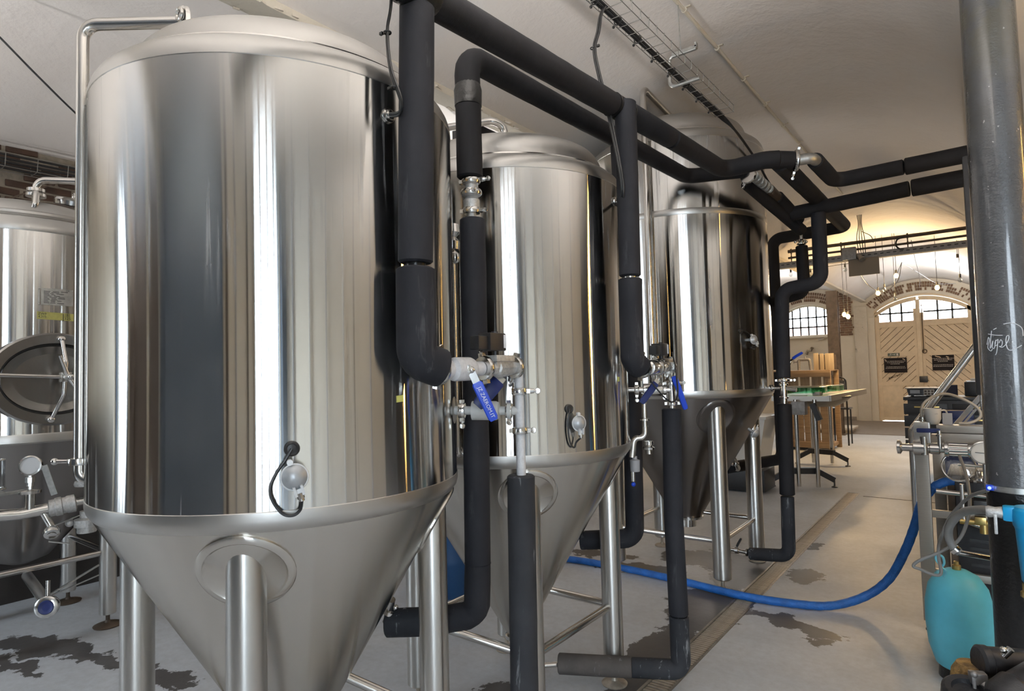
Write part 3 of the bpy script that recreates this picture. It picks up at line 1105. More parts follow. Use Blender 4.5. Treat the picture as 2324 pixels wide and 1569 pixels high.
G1 = 'conical steel fermentation tanks along the drain'
T1P, T2P, T3P, T0P = (-2.024, 1.277), (-1.996, 2.571), (-2.057, 5.03), (-5.23, 1.28)
T1 = fermenter('fermentation_tank', 'large polished conical steel tank nearest the camera, with smeared dark reflections', *T1P, .61, 1.285, 2.55, (.50, 2.80), .05, .724, .0535, .40, G1, .135)
T2 = fermenter('fermentation_tank', 'middle conical steel tank behind the white frosted pipe, with a yellow lamp reflection', *T2P, .613, 1.285, 2.555, (.515, 2.82), .05, .724, .0535, .41, G1, .135)
T3 = fermenter('fermentation_tank', 'tall dark farthest conical steel tank with a mid seam and two probes', *T3P, .722, 1.475, 3.40, (.60, 3.715), .12, .864, .065, .36, G1, .15, .06, 2.83, 'shadecone')

# lifting lug on the first tank's dome
part('lifting_lug', MB().prism([(-2.015 + .03 * math.cos(a), .90, 2.835 + .04 * math.sin(a)) for a in [PI * k / 10 for k in range(11)]] + [(-2.045, .90, 2.75), (-1.985, .90, 2.75)], (0.004, .012, 0)).torus((-2.015, .893, 2.843), (0, 1, 0), .018, .006), M['tube'], T1)

# spray (cleaning) pipes that run down the tank sides
part('spray_pipe', MB().tube([(-2.24, .735, 1.345), (-2.27, .705, 1.36), (-2.27, .705, 2.82), (-2.02, .93, 2.835), (-1.99, 1.0, 2.77)], .019, .05), M['tube'], T1, 'thin spray pipe standing up the left side and bending over the dome')
p = part('pipe_clamp', MB().lathe([(.02, -.012), (.034, -.01), (.036, 0), (.034, .01), (.02, .012)], (-2.27, .705, 1.41), seg=20), M['fitting'], T1)
part('wing_nut', MB().cyl((-2.27, .705, 1.41), (-2.335, .66, 1.41), .006).sphere((-2.34, .657, 1.41), .011), M['fitting'], p)
part('spray_pipe', MB().tube([(-1.84, 2.03, 1.30), (-1.815, 1.945, 1.31), (-1.815, 1.945, 2.30)], .016, .04), M['tube'], T2)
part('pipe_clamp', MB().lathe([(.012, -.06), (.034, -.055), (.036, -.02), (.02, 0), (.036, .02), (.034, .055), (.012, .06)], (-1.815, 1.945, 2.25), seg=20).cyl((-1.815, 1.945, 2.2), (-1.775, 1.915, 2.16), .007).sphere((-1.765, 1.91, 2.15), .02, (1, 1, 1.4)), M['fitting'], T2)
part('spray_pipe', MB().tube([(-2.5, 2.33, 1.36), (-2.62, 2.25, 1.37), (-2.62, 2.25, 2.99), (-2.02, 2.50, 3.0), (-1.99, 2.56, 2.98), (-1.985, 2.57, 2.84)], .02, .055), M['tube'], T2, 'thin spray pipe bending over the dome')
part('dome_nozzle', MB().lathe([(.024, 0), (.04, .004), (.04, .018), (.024, .022), (.024, .05)], (-1.985, 2.57, 2.865), seg=20), M['fitting'], T2)
part('spray_pipe', MB().tube([(-1.985, 4.36, 1.56), (-1.965, 4.262, 1.57), (-1.965, 4.262, 3.80), (-2.03, 4.95, 3.81), (-2.035, 5.0, 3.70)], .024, .07), M['tube'], T3, 'thin spray pipe standing up the front and bending over the dome')


# temperature probes with their round heads
def probe(parent, T, R, az, zc, rh, tilt, loop, cable_r=.0045, stalk=.02, cone=None):
    x, y = T
    a = math.radians(az)
    n = V((math.cos(a), math.sin(a), 0)) if cone is None else V(cone)
    sd = V((-math.sin(a), math.cos(a), 0))
    up = V((0, 0, 1))
    c = V((x, y, zc)) + V((math.cos(a), math.sin(a), 0)) * R
    pc = c + n * stalk
    h = part('temperature_probe', MB().lathe([(rh * .3, -stalk), (rh * .3, -.004), (rh * .9, 0), (rh * .93, .010), (rh * .86, .014), (rh * .8, rh * .42), (rh * .6, rh * .68), (rh * .3, rh * .82), (.001, rh * .86)], pc, n, 36), M['probe'], parent, 'round grey cast probe head')
    part('rim', MB().torus(pc + n * .010, n, rh * .93, rh * .075, 36), M['proberim'], h)
    d = (-up * math.cos(tilt) + sd * math.sin(tilt)).normalized()
    q = pc + n * .012
    ear = q - d * rh * 1.12
    part('screw_ear', MB().tube([ear - n * .006, ear + n * .006], [rh * .24, rh * .22]), M['proberim'], h)
    k = n.cross(d)
    part('hinge', MB().bar(q + d * rh * .62 + k * rh * .26 + n * rh * .3, q + d * rh * 1.36 + k * rh * .26 + n * .004, .007, .01, n).bar(q + d * rh * .62 - k * rh * .26 + n * rh * .3, q + d * rh * 1.36 - k * rh * .26 + n * .004, .007, .01, n).box(q + d * rh * 1.1, (rh * .42, rh * .42, rh * .3), rot=Matrix((k, d, n)).transposed().to_3x3()), M['proberim'], h)
    part('cable_gland', MB().cyl(q + d * rh * 1.2, q + d * rh * 1.62, rh * .26, seg=8).cyl(q + d * rh * 1.62, q + d * rh * 1.8, rh * .2), M['fitting'], h)
    if loop:
        e = q + d * rh * 1.75
        pts = [e] + [V((x, y, z)) + V((math.cos(math.radians(b)), math.sin(math.radians(b)), 0)) * (R + o) for b, z, o in loop]
        part('cable', MB().tube(spline(pts, 8), cable_r, seg=8), M['rubber'], h, 'black probe cable')
        b, z, o = loop[-1]
        nn = V((math.cos(math.radians(b)), math.sin(math.radians(b)), 0))
        g = V((x, y, z)) + nn * R
        part('grommet', MB().torus(g + nn * .004, nn, rh * .42, rh * .15, 24).lathe([(rh * .36, -.002), (rh * .34, .008), (.001, .010)], g, nn, 16), M['rubber'], h)
    return h


probe(T1, T1P, .61, -30.9, 1.389, .037, .28, [(-29.6, 1.300, .018), (-31.2, 1.286, .016), (-33.6, 1.292, .014), (-35.8, 1.325, .013), (-36.5, 1.362, .013), (-35.0, 1.402, .012), (-33.2, 1.43, .012), (-31.4, 1.462, .008)])
probe(T2, T2P, .613, -25.1, 1.427, .036, .1, [(-25.8, 1.345, .016), (-26.8, 1.322, .014), (-28.4, 1.342, .013), (-29.2, 1.395, .012), (-28.9, 1.45, .012), (-28.0, 1.49, .008)], .0042)
probe(T3, T3P, .722, -25.2, 1.857, .036, .6, [(-24.5, 1.80, .015), (-21.5, 1.79, .02), (-21.5, 1.84, .02), (-25, 1.90, .015), (-29.5, 1.925, .012), (-30.8, 1.923, .008)], .004, .045)
a30 = math.radians(30.3)
az3 = math.radians(-12)
probe(T3, T3P, .585, -12, 1.175, .04, 2.6, None, .004, .055, (math.cos(az3) * math.cos(a30), math.sin(az3) * math.cos(a30), -math.sin(a30)))


def on_tank(T, R, az, z, off=0.0):
    a = math.radians(az)
    return V((T[0] + (R + off) * math.cos(a), T[1] + (R + off) * math.sin(a), z))


# cable entries high on the tanks, with bundled cables
cb = thing('sensor_cable', 'black twin sensor cable dropping from above into the nearest tank', 'cable', (-1.34, 1.2, 2.42))
pts = [(-1.335, 1.2, 3.02), (-1.345, 1.2, 2.765), (-1.365, 1.2, 2.673), (-1.352, 1.2, 2.554), (-1.322, 1.21, 2.459), (-1.345, 1.225, 2.43), (-1.41, 1.243, 2.447)]
part('cable_strand', MB().tube(spline(pts, 8), .0045, seg=8), M['rubber'], cb)
part('cable_strand', MB().tube(spline([V(p) + V((.009, -.006, .004)) for p in pts], 8), .0045, seg=8), M['rubber'], cb)
part('cable_tie', MB().torus((-1.361, 1.198, 2.673), (0, 0, 1), .010, .003).box((-1.378, 1.19, 2.673), (.012, .008, .008)), M['rubber'], cb)
part('cable_tie', MB().torus((-1.338, 1.202, 2.50), (0, 0, 1), .010, .003).box((-1.352, 1.195, 2.5), (.012, .008, .008)), M['rubber'], cb)
g = on_tank(T1P, .61, -3.3, 2.45)
part('grommet', MB().torus(g + V((.004, 0, 0)), (1, -.06, 0), .017, .006, 24).torus(g + V((.012, 0, 0)), (1, -.06, 0), .010, .005, 20), M['fitting'], cb)
cb = thing('sensor_cable', 'black sensor cable hanging from the wire tray along the second drop pipe', 'cable', (-1.3, 2.5, 2.43))
part('cable_strand', MB().tube(spline([(-1.44, 2.70, 3.485), (-1.42, 2.62, 3.40), (-1.40, 2.55, 3.28), (-1.395, 2.50, 3.17), (-1.375, 2.5, 3.04), (-1.335, 2.5, 2.86), (-1.30, 2.5, 2.68), (-1.278, 2.5, 2.535), (-1.285, 2.52, 2.456), (-1.33, 2.59, 2.43), (-1.39, 2.64, 2.465)], 8), .0055, seg=8), M['rubber'], cb)
part('cable_strand', MB().tube(spline([(-1.43, 2.70, 3.485), (-1.41, 2.62, 3.40), (-1.387, 2.55, 3.28), (-1.385, 2.50, 3.17), (-1.365, 2.5, 3.04), (-1.322, 2.5, 2.86), (-1.29, 2.5, 2.68), (-1.268, 2.5, 2.535), (-1.275, 2.52, 2.446), (-1.32, 2.59, 2.42), (-1.39, 2.645, 2.46)], 8), .0055, seg=8), M['rubber'], cb)
part('cable_tie', MB().torus((-1.40, 2.505, 3.18), (0, 0, 1), .012, .003).box((-1.37, 2.5, 3.18), (.014, .01, .01)), M['rubber'], cb)
g = on_tank(T2P, .613, 6.7, 2.471)
part('grommet', MB().torus(g + V((.004, 0, 0)), (1, .12, 0), .016, .006, 24), M['fitting'], cb)


def decal(T, R, az0, az1, z0, z1, off=.0012, n=6, slope=0.0):
    pts = []
    for k in range(n + 1):
        pts.append((az0 + (az1 - az0) * k / n))
    rs = []
    for i, a in enumerate(pts):
        dz = slope * i / n
        rs.append([on_tank(T, R, a, z0 + dz, off), on_tank(T, R, a, z1 + dz, off), on_tank(T, R, a, z1 + dz, 0), on_tank(T, R, a, z0 + dz, 0)])
    return MB().rings(rs)


single('label_sticker', 'small square pale yellow sticker low on the nearest tank beside the drop pipe', 'sticker', decal(T1P, .61, -1.9, 0.6, 1.572, 1.592, slope=.002), M['sticker'], sharp=None)
single('label_sticker', 'tiny bright yellow sticker on the dark right side of the middle tank', 'sticker', decal(T2P, .613, 3.4, 5.2, 1.60, 1.622), M['sticker'], sharp=None)

# ------------------------------------------------------------------ insulated pipework
def insul(parent, pts, r, fil, mat='foam', wob=.012, label=None, seg=20, step=.07):
    """one length of pipe foam: resampled so that the surface is slightly lumpy, rounded lips at both ends"""
    p = fillet(pts, fil, 8)
    q = [p[0]]
    for a, b in zip(p, p[1:]):
        n = max(1, int((b - a).length / step))
        q += [a + (b - a) * (k / n) for k in range(1, n + 1)]
    d0, d1 = (q[1] - q[0]).normalized(), (q[-1] - q[-2]).normalized()
    q = [q[0], q[0] + d0 * .006] + q[1:-1] + [q[-1] - d1 * .006, q[-1]]
    rr = [r * (1 + random.uniform(-wob, wob)) for _ in q]
    rr[0] = rr[-1] = r * .86
    return part('insulation', MB().tube(q, rr, seg=seg), M[mat], parent, label)


def clamp(parent, p, axis, r, side, nut=.05):
    """sanitary pipe clamp with its wing nut"""
    p, ax, sd = V(p), V(axis).normalized(), V(side).normalized()
    o = part('pipe_clamp', MB().lathe([(r, -.013), (r * 1.5, -.011), (r * 1.62, -.004), (r * 1.62, .004), (r * 1.5, .011), (r, .013)], p, ax, 24).box(p - sd * r * 1.75, (.014, .014, .02), rot=frame((0, 0, 0), sd, ax).to_3x3()).box(p + sd * r * 1.75, (.014, .014, .02), rot=frame((0, 0, 0), sd, ax).to_3x3()), M['fitting'], parent)
    e = p + sd * (r * 1.75 + nut)
    k = sd.cross(ax)
    part('wing_nut', MB().cyl(p + sd * r * 1.6, e, .0045, seg=10).cyl(e - sd * .022, e - sd * .008, .010, .008, seg=12).lathe([(.001, -.003), (.009, -.0025), (.0105, 0), (.009, .0025), (.001, .003)], e + sd * .004, k, 14), M['fitting'], o)
    return o


def grip(parent, a, b, w, name='handle', mat='blue', up=(0, 0, 1), bend=.02, txt=None, stem=.03, label=None):
    """lever handle: steel root and a plastic grip from a to b"""
    a, b = V(a), V(b)
    d = (b - a).normalized()
    u = V(up)
    u = (u - d * u.dot(d)).normalized()
    sd = d.cross(u)
    L = (b - a).length
    o = part(name, MB().bar(a, a + d * (stem + .01), w * .7, .004, u), M['fitting'], parent, label)
    rings = []
    for s, k in ((stem, .8), (stem + .006, 1), (stem + (L - stem) * .35, 1.0), (L - .01, .95), (L, .7)):
        c = a + d * s + u * (bend * math.sin(PI * min(1, s / L)) * .35)
        rings.append([c + sd * (x * w * .5 * k) + u * (y * .005) for x, y in ((-1, -.5), (-.8, -1), (.8, -1), (1, -.5), (1, .5), (.8, 1), (-.8, 1), (-1, .5))])
    part('grip', MB().rings(rings), M[mat], o)
    if txt:
        m4 = frame(a + d * (stem + (L - stem) * .52) + u * (.0068 + bend * .33), d, sd if False else u.cross(d))
        text_part('lettering', txt, w * .5, m4, M['white'], o)
    return o


RM, RB = .0535, .051
# main A: supply pipe overhead
pa = thing('overhead_pipe', 'upper thick black insulated pipe running the length of the tank row', 'pipe', (-1.31, .3, 2.8), 'overhead insulated pipes')
A = lambda y: V((-1.31, y, 2.80 + .055 * (y - 1.0) if y < 3.2 else 2.921 + .012 * (y - 3.2)))
insul(pa, [A(.35), A(1.24)], RM, 0)
insul(pa, [A(1.30), A(2.50)], RM, 0)
insul(pa, [A(2.51), A(2.64)], RM * 1.02, 0)
insul(pa, [A(2.655), A(3.16)], RM * 1.03, 0)
insul(pa, [A(3.18), V((-1.29, 3.97, 2.935)), V((-1.03, 3.965, 2.94)), V((-.95, 4.0, 2.935))], RM, .10)
insul(pa, [V((-.99, 3.985, 2.937)), V((-.885, 4.06, 2.93))], RM * 1.02, 0)
part('tape_wrap', MB().tube([A(2.50), A(2.512)], RM * 1.06).tube([A(2.645), A(2.657)], RM * 1.06), M['blacktape'], pa)
part('tape_wrap', MB().lathe([(RM * .9, -.07), (RM * 1.07, -.06), (RM * 1.1, 0), (RM * 1.06, .06), (RM * .9, .075)], A(1.27), A(1.4) - A(1.2), 24), M['blacktape'], pa, 'shiny black tape at the joint above the drop pipe')
clamp(pa, (-.872, 4.075, 2.928), (.8, .35, -.05), .042, (-.3, .2, -1), .03)

# metal elbow and pipe C to the right
pc = thing('insulated_pipe', 'black insulated pipe running to the grey column from a bare metal elbow, upper one', 'pipe', (-.8, 4.1, 2.9), 'overhead insulated pipes')
part('elbow', MB().tube([(-.865, 4.08, 2.93), (-.79, 4.11, 2.935), (-.775, 4.20, 2.93)], .034, .05), M['galv'], pc, 'bare metal elbow')
insul(pc, [V((-.785, 4.17, 2.935)), V((-.77, 4.70, 2.925)), V((-.36, 4.68, 2.925))], .050, .08)
insul(pc, [V((-.355, 4.68, 2.925)), V((.20, 4.69, 2.935))], .054, 0)
insul(pc, [V((.205, 4.69, 2.935)), V((1.30, 4.80, 2.94)), V((2.50, 4.92, 2.945))], .052, .05)

# A branch to the third tank and its riser
pt = thing('insulated_pipe', 'black insulated branch turning down behind the tall farthest tank', 'pipe', (-.96, 4.0, 2.9), 'overhead insulated pipes')
insul(pt, [V((-.955, 4.02, 2.92)), V((-.95, 6.22, 2.905)), V((-1.60, 6.30, 2.90)), V((-1.60, 6.30, 1.62))], .056, .09)
insul(pt, [V((-1.60, 6.30, 1.60)), V((-1.60, 6.30, .76)), V((-1.93, 5.62, .74))], .052, .08)

# drops of the supply pipe at the first two tanks
d1 = thing('drop_pipe', 'thick black insulated drop pipe in front of the nearest tank, split at mid height', 'pipe', (-1.335, 1.28, 1.65), 'drop pipes from the overhead pipe')
insul(d1, [V((-1.318, 1.28, 2.775)), V((-1.345, 1.28, 1.99))], .0535, 0, 'foam2')
insul(d1, [V((-1.345, 1.28, 1.975)), V((-1.343, 1.275, 1.70)), V((-1.325, 1.36, 1.672))], .060, .05, 'foam2', .015)
part('inner_pipe', MB().cyl((-1.345, 1.28, 1.95), (-1.345, 1.28, 2.02), .03), M['blacktape'], d1)
d2 = thing('drop_pipe', 'slim black insulated drop pipe in front of the middle tank, split at mid height', 'pipe', (-1.28, 2.57, 1.65), 'drop pipes from the overhead pipe')
insul(d2, [V((-1.275, 2.57, 2.905)), V((-1.282, 2.57, 2.085))], .0505, 0, 'foam2')
insul(d2, [V((-1.282, 2.57, 2.075)), V((-1.285, 2.57, 1.70)), V((-1.275, 2.63, 1.66))], .055, .05, 'foam2')
part('inner_pipe', MB().cyl((-1.282, 2.57, 2.05), (-1.282, 2.57, 2.12), .03), M['tube'], d2)

# main B: return pipe
pb = thing('overhead_pipe', 'lower black insulated pipe that arches up between the first two tanks', 'pipe', (-1.64, 1.87, 2.4), 'overhead insulated pipes')
insul(pb, [V((-1.637, 1.87, 2.455)), V((-1.637, 1.87, 2.79))], .0535, 0)
insul(pb, [V((-1.637, 1.87, 2.80)), V((-1.64, 1.87, 2.97)), V((-1.65, 4.27, 3.045)), V((-1.27, 4.36, 3.03))], .0525, .10)
insul(pb, [V((-1.30, 4.35, 3.03)), V((-1.24, 4.40, 3.02))], .05, 0)
part('tape_wrap', MB().lathe([(.048, -.05), (.056, -.045), (.058, .02), (.050, .05)], (-1.637, 1.87, 2.80), seg=24), M['blacktape'], pb, 'torn black tape under the bend')
part('corrugated_sleeve', MB().helix((-1.235, 4.42, 3.005), (-1.20, 4.72, 2.955), .030, .008, 16).cyl((-1.24, 4.38, 3.01), (-1.20, 4.72, 2.955), .031), M['galv'], pb, 'bare wound flexible pipe')
part('brown_sleeve', MB().tube([(-1.20, 4.70, 2.958), (-1.19, 4.88, 2.925)], [.038, .042]), M['rust'], pb, 'brown stained flexible pipe end')
insul(pb, [V((-1.19, 4.86, 2.93)), V((-1.12, 5.2, 2.80))], .052, 0)
insul(pb, [V((-1.30, 4.50, 2.975)), V((-1.12, 5.30, 2.74))], .046, 0)
clamp(pb, (-1.245, 4.36, 2.985), (.2, 1, -.2), .036, (-.5, 0, -1), .02)

# pipe D from the column with its own drop
pd = thing('insulated_pipe', 'black insulated pipe running to the grey column, lower one with a drop', 'pipe', (-.95, 5.03, 2.3), 'overhead insulated pipes')
insul(pd, [V((-1.14, 5.06, 2.83)), V((-.36, 5.03, 2.862))], .054, 0)
insul(pd, [V((-.35, 5.03, 2.862)), V((.2, 5.03, 2.875))], .059, 0)
insul(pd, [V((.205, 5.03, 2.875)), V((2.50, 5.10, 2.885))], .055, 0)
insul(pd, [V((-.942, 5.035, 2.80)), V((-.945, 5.03, 2.275)), V((-1.225, 5.03, 2.245)), V((-1.242, 5.03, 1.565))], .052, .085, 'foam2', .006)
clamp(pd, (-1.242, 5.03, 1.545), (0, 0, 1), .03, (1, .3, 0), .02)
pe = thing('insulated_pipe', 'short black insulated drop hanging below a bright clamp beside the tall tank', 'pipe', (-1.12, 5.3, 2.3), 'overhead insulated pipes')
part('clamp_stack', MB().cyl((-1.125, 5.3, 2.60), (-1.125, 5.3, 2.74), .012).lathe([(.012, 0), (.036, .006), (.036, .016), (.018, .024), (.036, .034), (.034, .044), (.012, .05)], (-1.125, 5.3, 2.62), seg=16).sphere((-1.165, 5.28, 2.65), .012).sphere((-1.085, 5.28, 2.64), .012), M['fitting'], pe)
insul(pe, [V((-1.125, 5.3, 2.615)), V((-1.12, 5.3, 2.24)), V((-1.42, 5.50, 2.20))], .046, .07)

# valve between the loop and the lower riser of the third tank
v3 = thing('valve_assembly', 'small bright steel valve with blue lever at the right edge of the tall tank', 'valve', (-1.24, 5.03, 1.4))
part('valve_body', MB().cyl((-1.242, 5.03, 1.56), (-1.245, 5.03, 1.36), .024).lathe([(.02, 0), (.036, .006), (.036, .018), (.02, .024)], (-1.242, 5.03, 1.50), seg=18).lathe([(.02, 0), (.034, .006), (.034, .018), (.02, .024)], (-1.243, 5.03, 1.40), seg=18), M['fitting'], v3)
part('side_port', MB().cyl((-1.35, 5.04, 1.485), (-1.24, 5.03, 1.485), .012).lathe([(.012, 0), (.028, .004), (.028, .016), (.012, .02)], (-1.335, 5.04, 1.485), (1, 0, 0), 16).cyl((-1.24, 5.03, 1.485), (-1.15, 5.02, 1.47), .016), M['fitting'], v3)
grip(v3, (-1.20, 5.06, 1.69), (-1.11, 5.09, 1.755), .022, up=(-.3, -1, .3))
part('valve_stem', MB().cyl((-1.24, 5.03, 1.56), (-1.19, 5.06, 1.69), .008), M['fitting'], v3)
p3 = thing('insulated_pipe', 'black insulated pipe that bends at the floor towards the tall tank beside the drain', 'pipe', (-1.245, 5.02, .1))
insul(p3, [V((-1.245, 5.03, 1.365)), V((-1.25, 5.02, .67))], .0545, 0, 'foam')
insul(p3, [V((-1.25, 5.02, .66)), V((-1.253, 5.0, .215)), V((-1.545, 5.0, .185))], .0485, .07, 'foamworn')
b3 = thing('valve_assembly', 'small floor level steel valve at the foot of the tall tank', 'valve', (-1.62, 5.0, .13))
part('valve_body', MB().cyl((-1.74, 5.0, .20), (-1.53, 5.0, .19), .014).lathe([(.014, 0), (.03, .005), (.03, .017), (.014, .022)], (-1.575, 5.0, .192), (1, 0, 0), 16).lathe([(.014, 0), (.026, .005), (.026, .03), (.014, .035)], (-1.66, 5.0, .196), (1, 0, 0), 16).cyl((-1.69, 4.99, .20), (-1.69, 4.97, .13), .007).sphere((-1.69, 4.965, .12), .014), M['fitting'], b3)
grip(b3, (-1.645, 5.0, .22), (-1.60, 4.98, .30), .018, mat='black', up=(0, -1, .2), stem=.01)
# pipe that feeds the third tank's far jacket is in 'insulated_pipe' above; its bright fitting:
single('pipe_fitting', 'bright bent steel fitting at the low rear of the tall tank cone', 'fitting', MB().tube([(-1.83, 5.56, .86), (-1.80, 5.62, .74), (-1.87, 5.70, .74)], .022, .04).lathe([(.022, 0), (.036, .004), (.036, .016), (.022, .02)], (-1.82, 5.585, .80), (.1, .2, -1), 16), M['fitting'])

# drop of the return pipe B at tank 1 with its valve stack
r1 = thing('riser_pipe', 'black insulated riser between the first two tanks, bending to the nearest cone at the bottom', 'pipe', (-1.63, 1.87, .6))
insul(r1, [V((-1.628, 1.87, 2.285)), V((-1.632, 1.87, 1.6)), V((-1.642, 1.87, .9)), V((-1.648, 1.865, .70)), V((-1.80, 1.755, .672))], .0525, .06, 'foam2', .02)
insul(r1, [V((-1.79, 1.762, .674)), V((-1.945, 1.655, .668))], .0545, 0, 'foamworn', .02)
part('cone_fitting', MB().tube([(-1.88, 1.63, .78), (-1.935, 1.66, .70), (-1.95, 1.655, .67)], .014, .02).lathe([(.014, 0), (.03, .004), (.03, .018), (.014, .022)], (-1.93, 1.655, .705), (.3, .2, .9), 16).sphere((-1.955, 1.64, .725), .012).sphere((-1.90, 1.665, .735), .012), M['fitting'], r1)
vs = thing('valve_assembly', 'stack of pale steel clamps and couplings in the riser between the first two tanks', 'valve', (-1.63, 1.87, 2.27))
c = V((-1.631, 1.87, 0))
part('coupling', MB().lathe([(.018, 2.27), (.018, 2.31), (.03, 2.318), (.033, 2.33), (.033, 2.362), (.028, 2.368), (.022, 2.375), (.04, 2.382), (.043, 2.392), (.038, 2.402), (.024, 2.41), (.024, 2.425), (.034, 2.432), (.034, 2.452), (.026, 2.458)], c, seg=24), M['castst'], vs)
clamp(vs, c + V((0, 0, 2.442)), (0, 0, 1), .024, (.8, .5, .1), .025)
clamp(vs, c + V((0, 0, 2.393)), (0, 0, 1), .027, (.7, -.5, 0), .006)
clamp(vs, c + V((0, 0, 2.318)), (0, 0, 1), .023, (.8, .4, 0), .012)
# second riser behind the drop pipe of tank 2
r2 = thing('riser_pipe', 'black insulated riser half hidden behind the second drop pipe, bending to the middle cone', 'pipe', (-1.61, 3.2, .65))
insul(r2, [V((-1.635, 3.2, 2.97)), V((-1.61, 3.2, 1.5)), V((-1.622, 3.2, .70)), V((-1.90, 3.06, .68))], .053, .07, 'foam2')
part('cone_fitting', MB().tube([(-1.87, 3.02, .80), (-1.905, 3.055, .70)], .014).lathe([(.014, 0), (.028, .004), (.028, .018), (.014, .022)], (-1.892, 3.04, .73), (.3, .2, .9), 16), M['fitting'], r2)


def manifold(name, label, top, pv, ztop, zlow, port_from, frosty, txt):
    """ball valve + solenoid in line (along +Y) from the foam of the drop pipe to the vertical pipe pv, with a lower port into the tank"""
    mt = 'frost' if frosty else 'fitting'
    ct = 'castst' if frosty else 'fitting'
    t = thing(name, label, 'valve', (pv[0], pv[1], zlow - .25))
    a = V(top)
    b = V((pv[0], pv[1], ztop))
    d = (b - a).normalized()
    L = (b - a).length
    at = lambda s: a + d * (L * s)
    part('ball_valve', MB().lathe([(.02, 0), (.03, .002), (.03, .05), (.02, .055), (.024, .06), (.036, .066), (.038, .075), (.038, .14), (.034, .15), (.024, .16), (.024, .2)], at(-.08 if frosty else .02), d, 24), M[mt], t)
    part('solenoid_body', MB().lathe([(.022, 0), (.026, .006), (.026, .03), (.032, .036), (.030, .10), (.026, .108), (.026, .13), (.022, .135)], at(.56), d, 8).box(at(.70) + V((0, 0, .032)), (.07, .10, .022), bev=.004).box(at(.70) + V((0, 0, .012)), (.05, .075, .03), bev=.006), M[ct], t)
    cx = part('coil_box', MB().box(at(.62) + V((0, 0, .088)), (.055, .085, .06), bev=.004).box(at(.44) + V((0, 0, .085)), (.04, .05, .045), bev=.004).cyl(at(.66) + V((0, 0, .04)), at(.66) + V((0, 0, .125)), .012), M['black'], t, 'black solenoid coil and plug')
    part('label', MB().box(at(.62) + V((.0285, .034, .09)), (.001, .014, .045)), M['white'], cx)
    clamp(t, at(.5), d, .026, (-.2, 0, 1), .01)
    clamp(t, at(.93), d, .026, (-.3, 0, -1), .012)
    clamp(t, at(-.07 if frosty else .0), d, .03, (.2, 0, 1), .012)
    part('pipe', MB().tube([at(.90), b, V((pv[0], pv[1], zlow - .27))], .0165, .05, seg=18, n=8), M[mt], t, 'frosted bare pipe with a bend' if frosty else None)
    clamp(t, (pv[0], pv[1], ztop - .085), (0, 0, 1), .018, (.8, .55, 0), .03)
    clamp(t, (pv[0], pv[1], zlow - .07), (0, 0, 1), .018, (.8, .5, 0), .012)
    pf = V(port_from)
    e = V((pv[0], pv[1], zlow))
    dd = (e - pf).normalized()
    L2 = (e - pf).length
    part('lower_valve', MB().cyl(pf, e, .0155).lathe([(.014, 0), (.034, .004), (.034, .09), (.03, .1), (.014, .104)], pf + dd * L2 * (.27 if frosty else .36), dd, 24).lathe([(.014, 0), (.03, .005), (.03, .017), (.014, .022)], pf + dd * L2 * .80, dd, 18), M['palebody' if frosty else 'fitting'], t)
    clamp(t, pf + dd * L2 * (.13 if frosty else .22), dd, .018, (0, 0, -1), .02)
    clamp(t, pf + dd * L2 * .84, dd, .017, (0, 0, -1), .008)
    part('wall_plate', MB().lathe([(.001, .001), (.05, .001), (.045, .004), (.02, .006), (.001, .006)], pf, dd, 24), M['satin'], t)
    nrm = V((.72, -.69, 0))
    hs_ = .27 if frosty else .36
    hub = at(hs_) + nrm * .042
    part('stem', MB().cyl(at(hs_), hub, .012).lathe([(.001, -.004), (.014, -.003), (.014, .008), (.001, .010)], hub, nrm, 6).sphere(at(hs_) + nrm * .046 + V((-.028, -.03, .012)), .010).sphere(hub + V((.008, .008, -.004)), .011), M['fitting'], t)
    if frosty:
        grip(t, hub + V((.006, .012, -.012)), hub + V((.052, .062, -.165)), .034, up=nrm, txt=txt, stem=.035, label='bright blue lever with white lettering')
        grip(t, at(.62) + nrm * -.05 + V((0, .06, -.03)), at(.62) + nrm * -.05 + V((-.05, -.02, -.13)), .05, mat='darkblue', up=nrm, stem=.02, label='dark blue lever behind')
    else:
        grip(t, at(.96) + nrm * .03 + V((0, 0, -.03)), at(.96) + nrm * .03 + V((.045, .05, -.22)), .03, up=nrm, stem=.02, label='bright blue lever')
        grip(t, at(.5) + nrm * .03 + V((-.0, -.02, -.06)), at(.5) + nrm * .03 + V((-.06, -.09, -.17)), .034, mat='darkblue', up=nrm, stem=.02, label='dark blue lever')
    return t


m1 = manifold('valve_manifold', 'frosted white valve group with solenoid and blue lever beside the nearest tank', (-1.325, 1.375, 1.668), (-1.318, 1.745), 1.672, 1.518, on_tank(T1P, .608, 35, 1.523), True, 'JZ ZAEROM.IT')
m2 = manifold('valve_manifold', 'bright steel valve group with solenoid and blue levers beside the middle tank', (-1.275, 2.645, 1.66), (-1.30, 3.035), 1.665, 1.545, on_tank(T2P, .611, 36, 1.55), False, None)
part('wire_loop', MB().tube(spline([(-1.28, 2.74, 1.60), (-1.24, 2.80, 1.52), (-1.23, 2.88, 1.49), (-1.235, 2.96, 1.53), (-1.26, 3.0, 1.66), (-1.27, 2.99, 1.74)], 8), .004, seg=8), M['rubber'], m2)
v1 = thing('insulated_pipe', 'scratched black insulated pipe standing under the frosted valve group', 'pipe', (-1.322, 1.74, .12))
insul(v1, [V((-1.320, 1.745, 1.292)), V((-1.330, 1.74, .16)), V((-1.85, 1.40, .13))], .0495, .05, 'foamworn', .01)
v2 = thing('insulated_pipe', 'black insulated pipe standing left of the drain, turning along the floor to the middle tank', 'pipe', (-1.3, 3.03, .12))
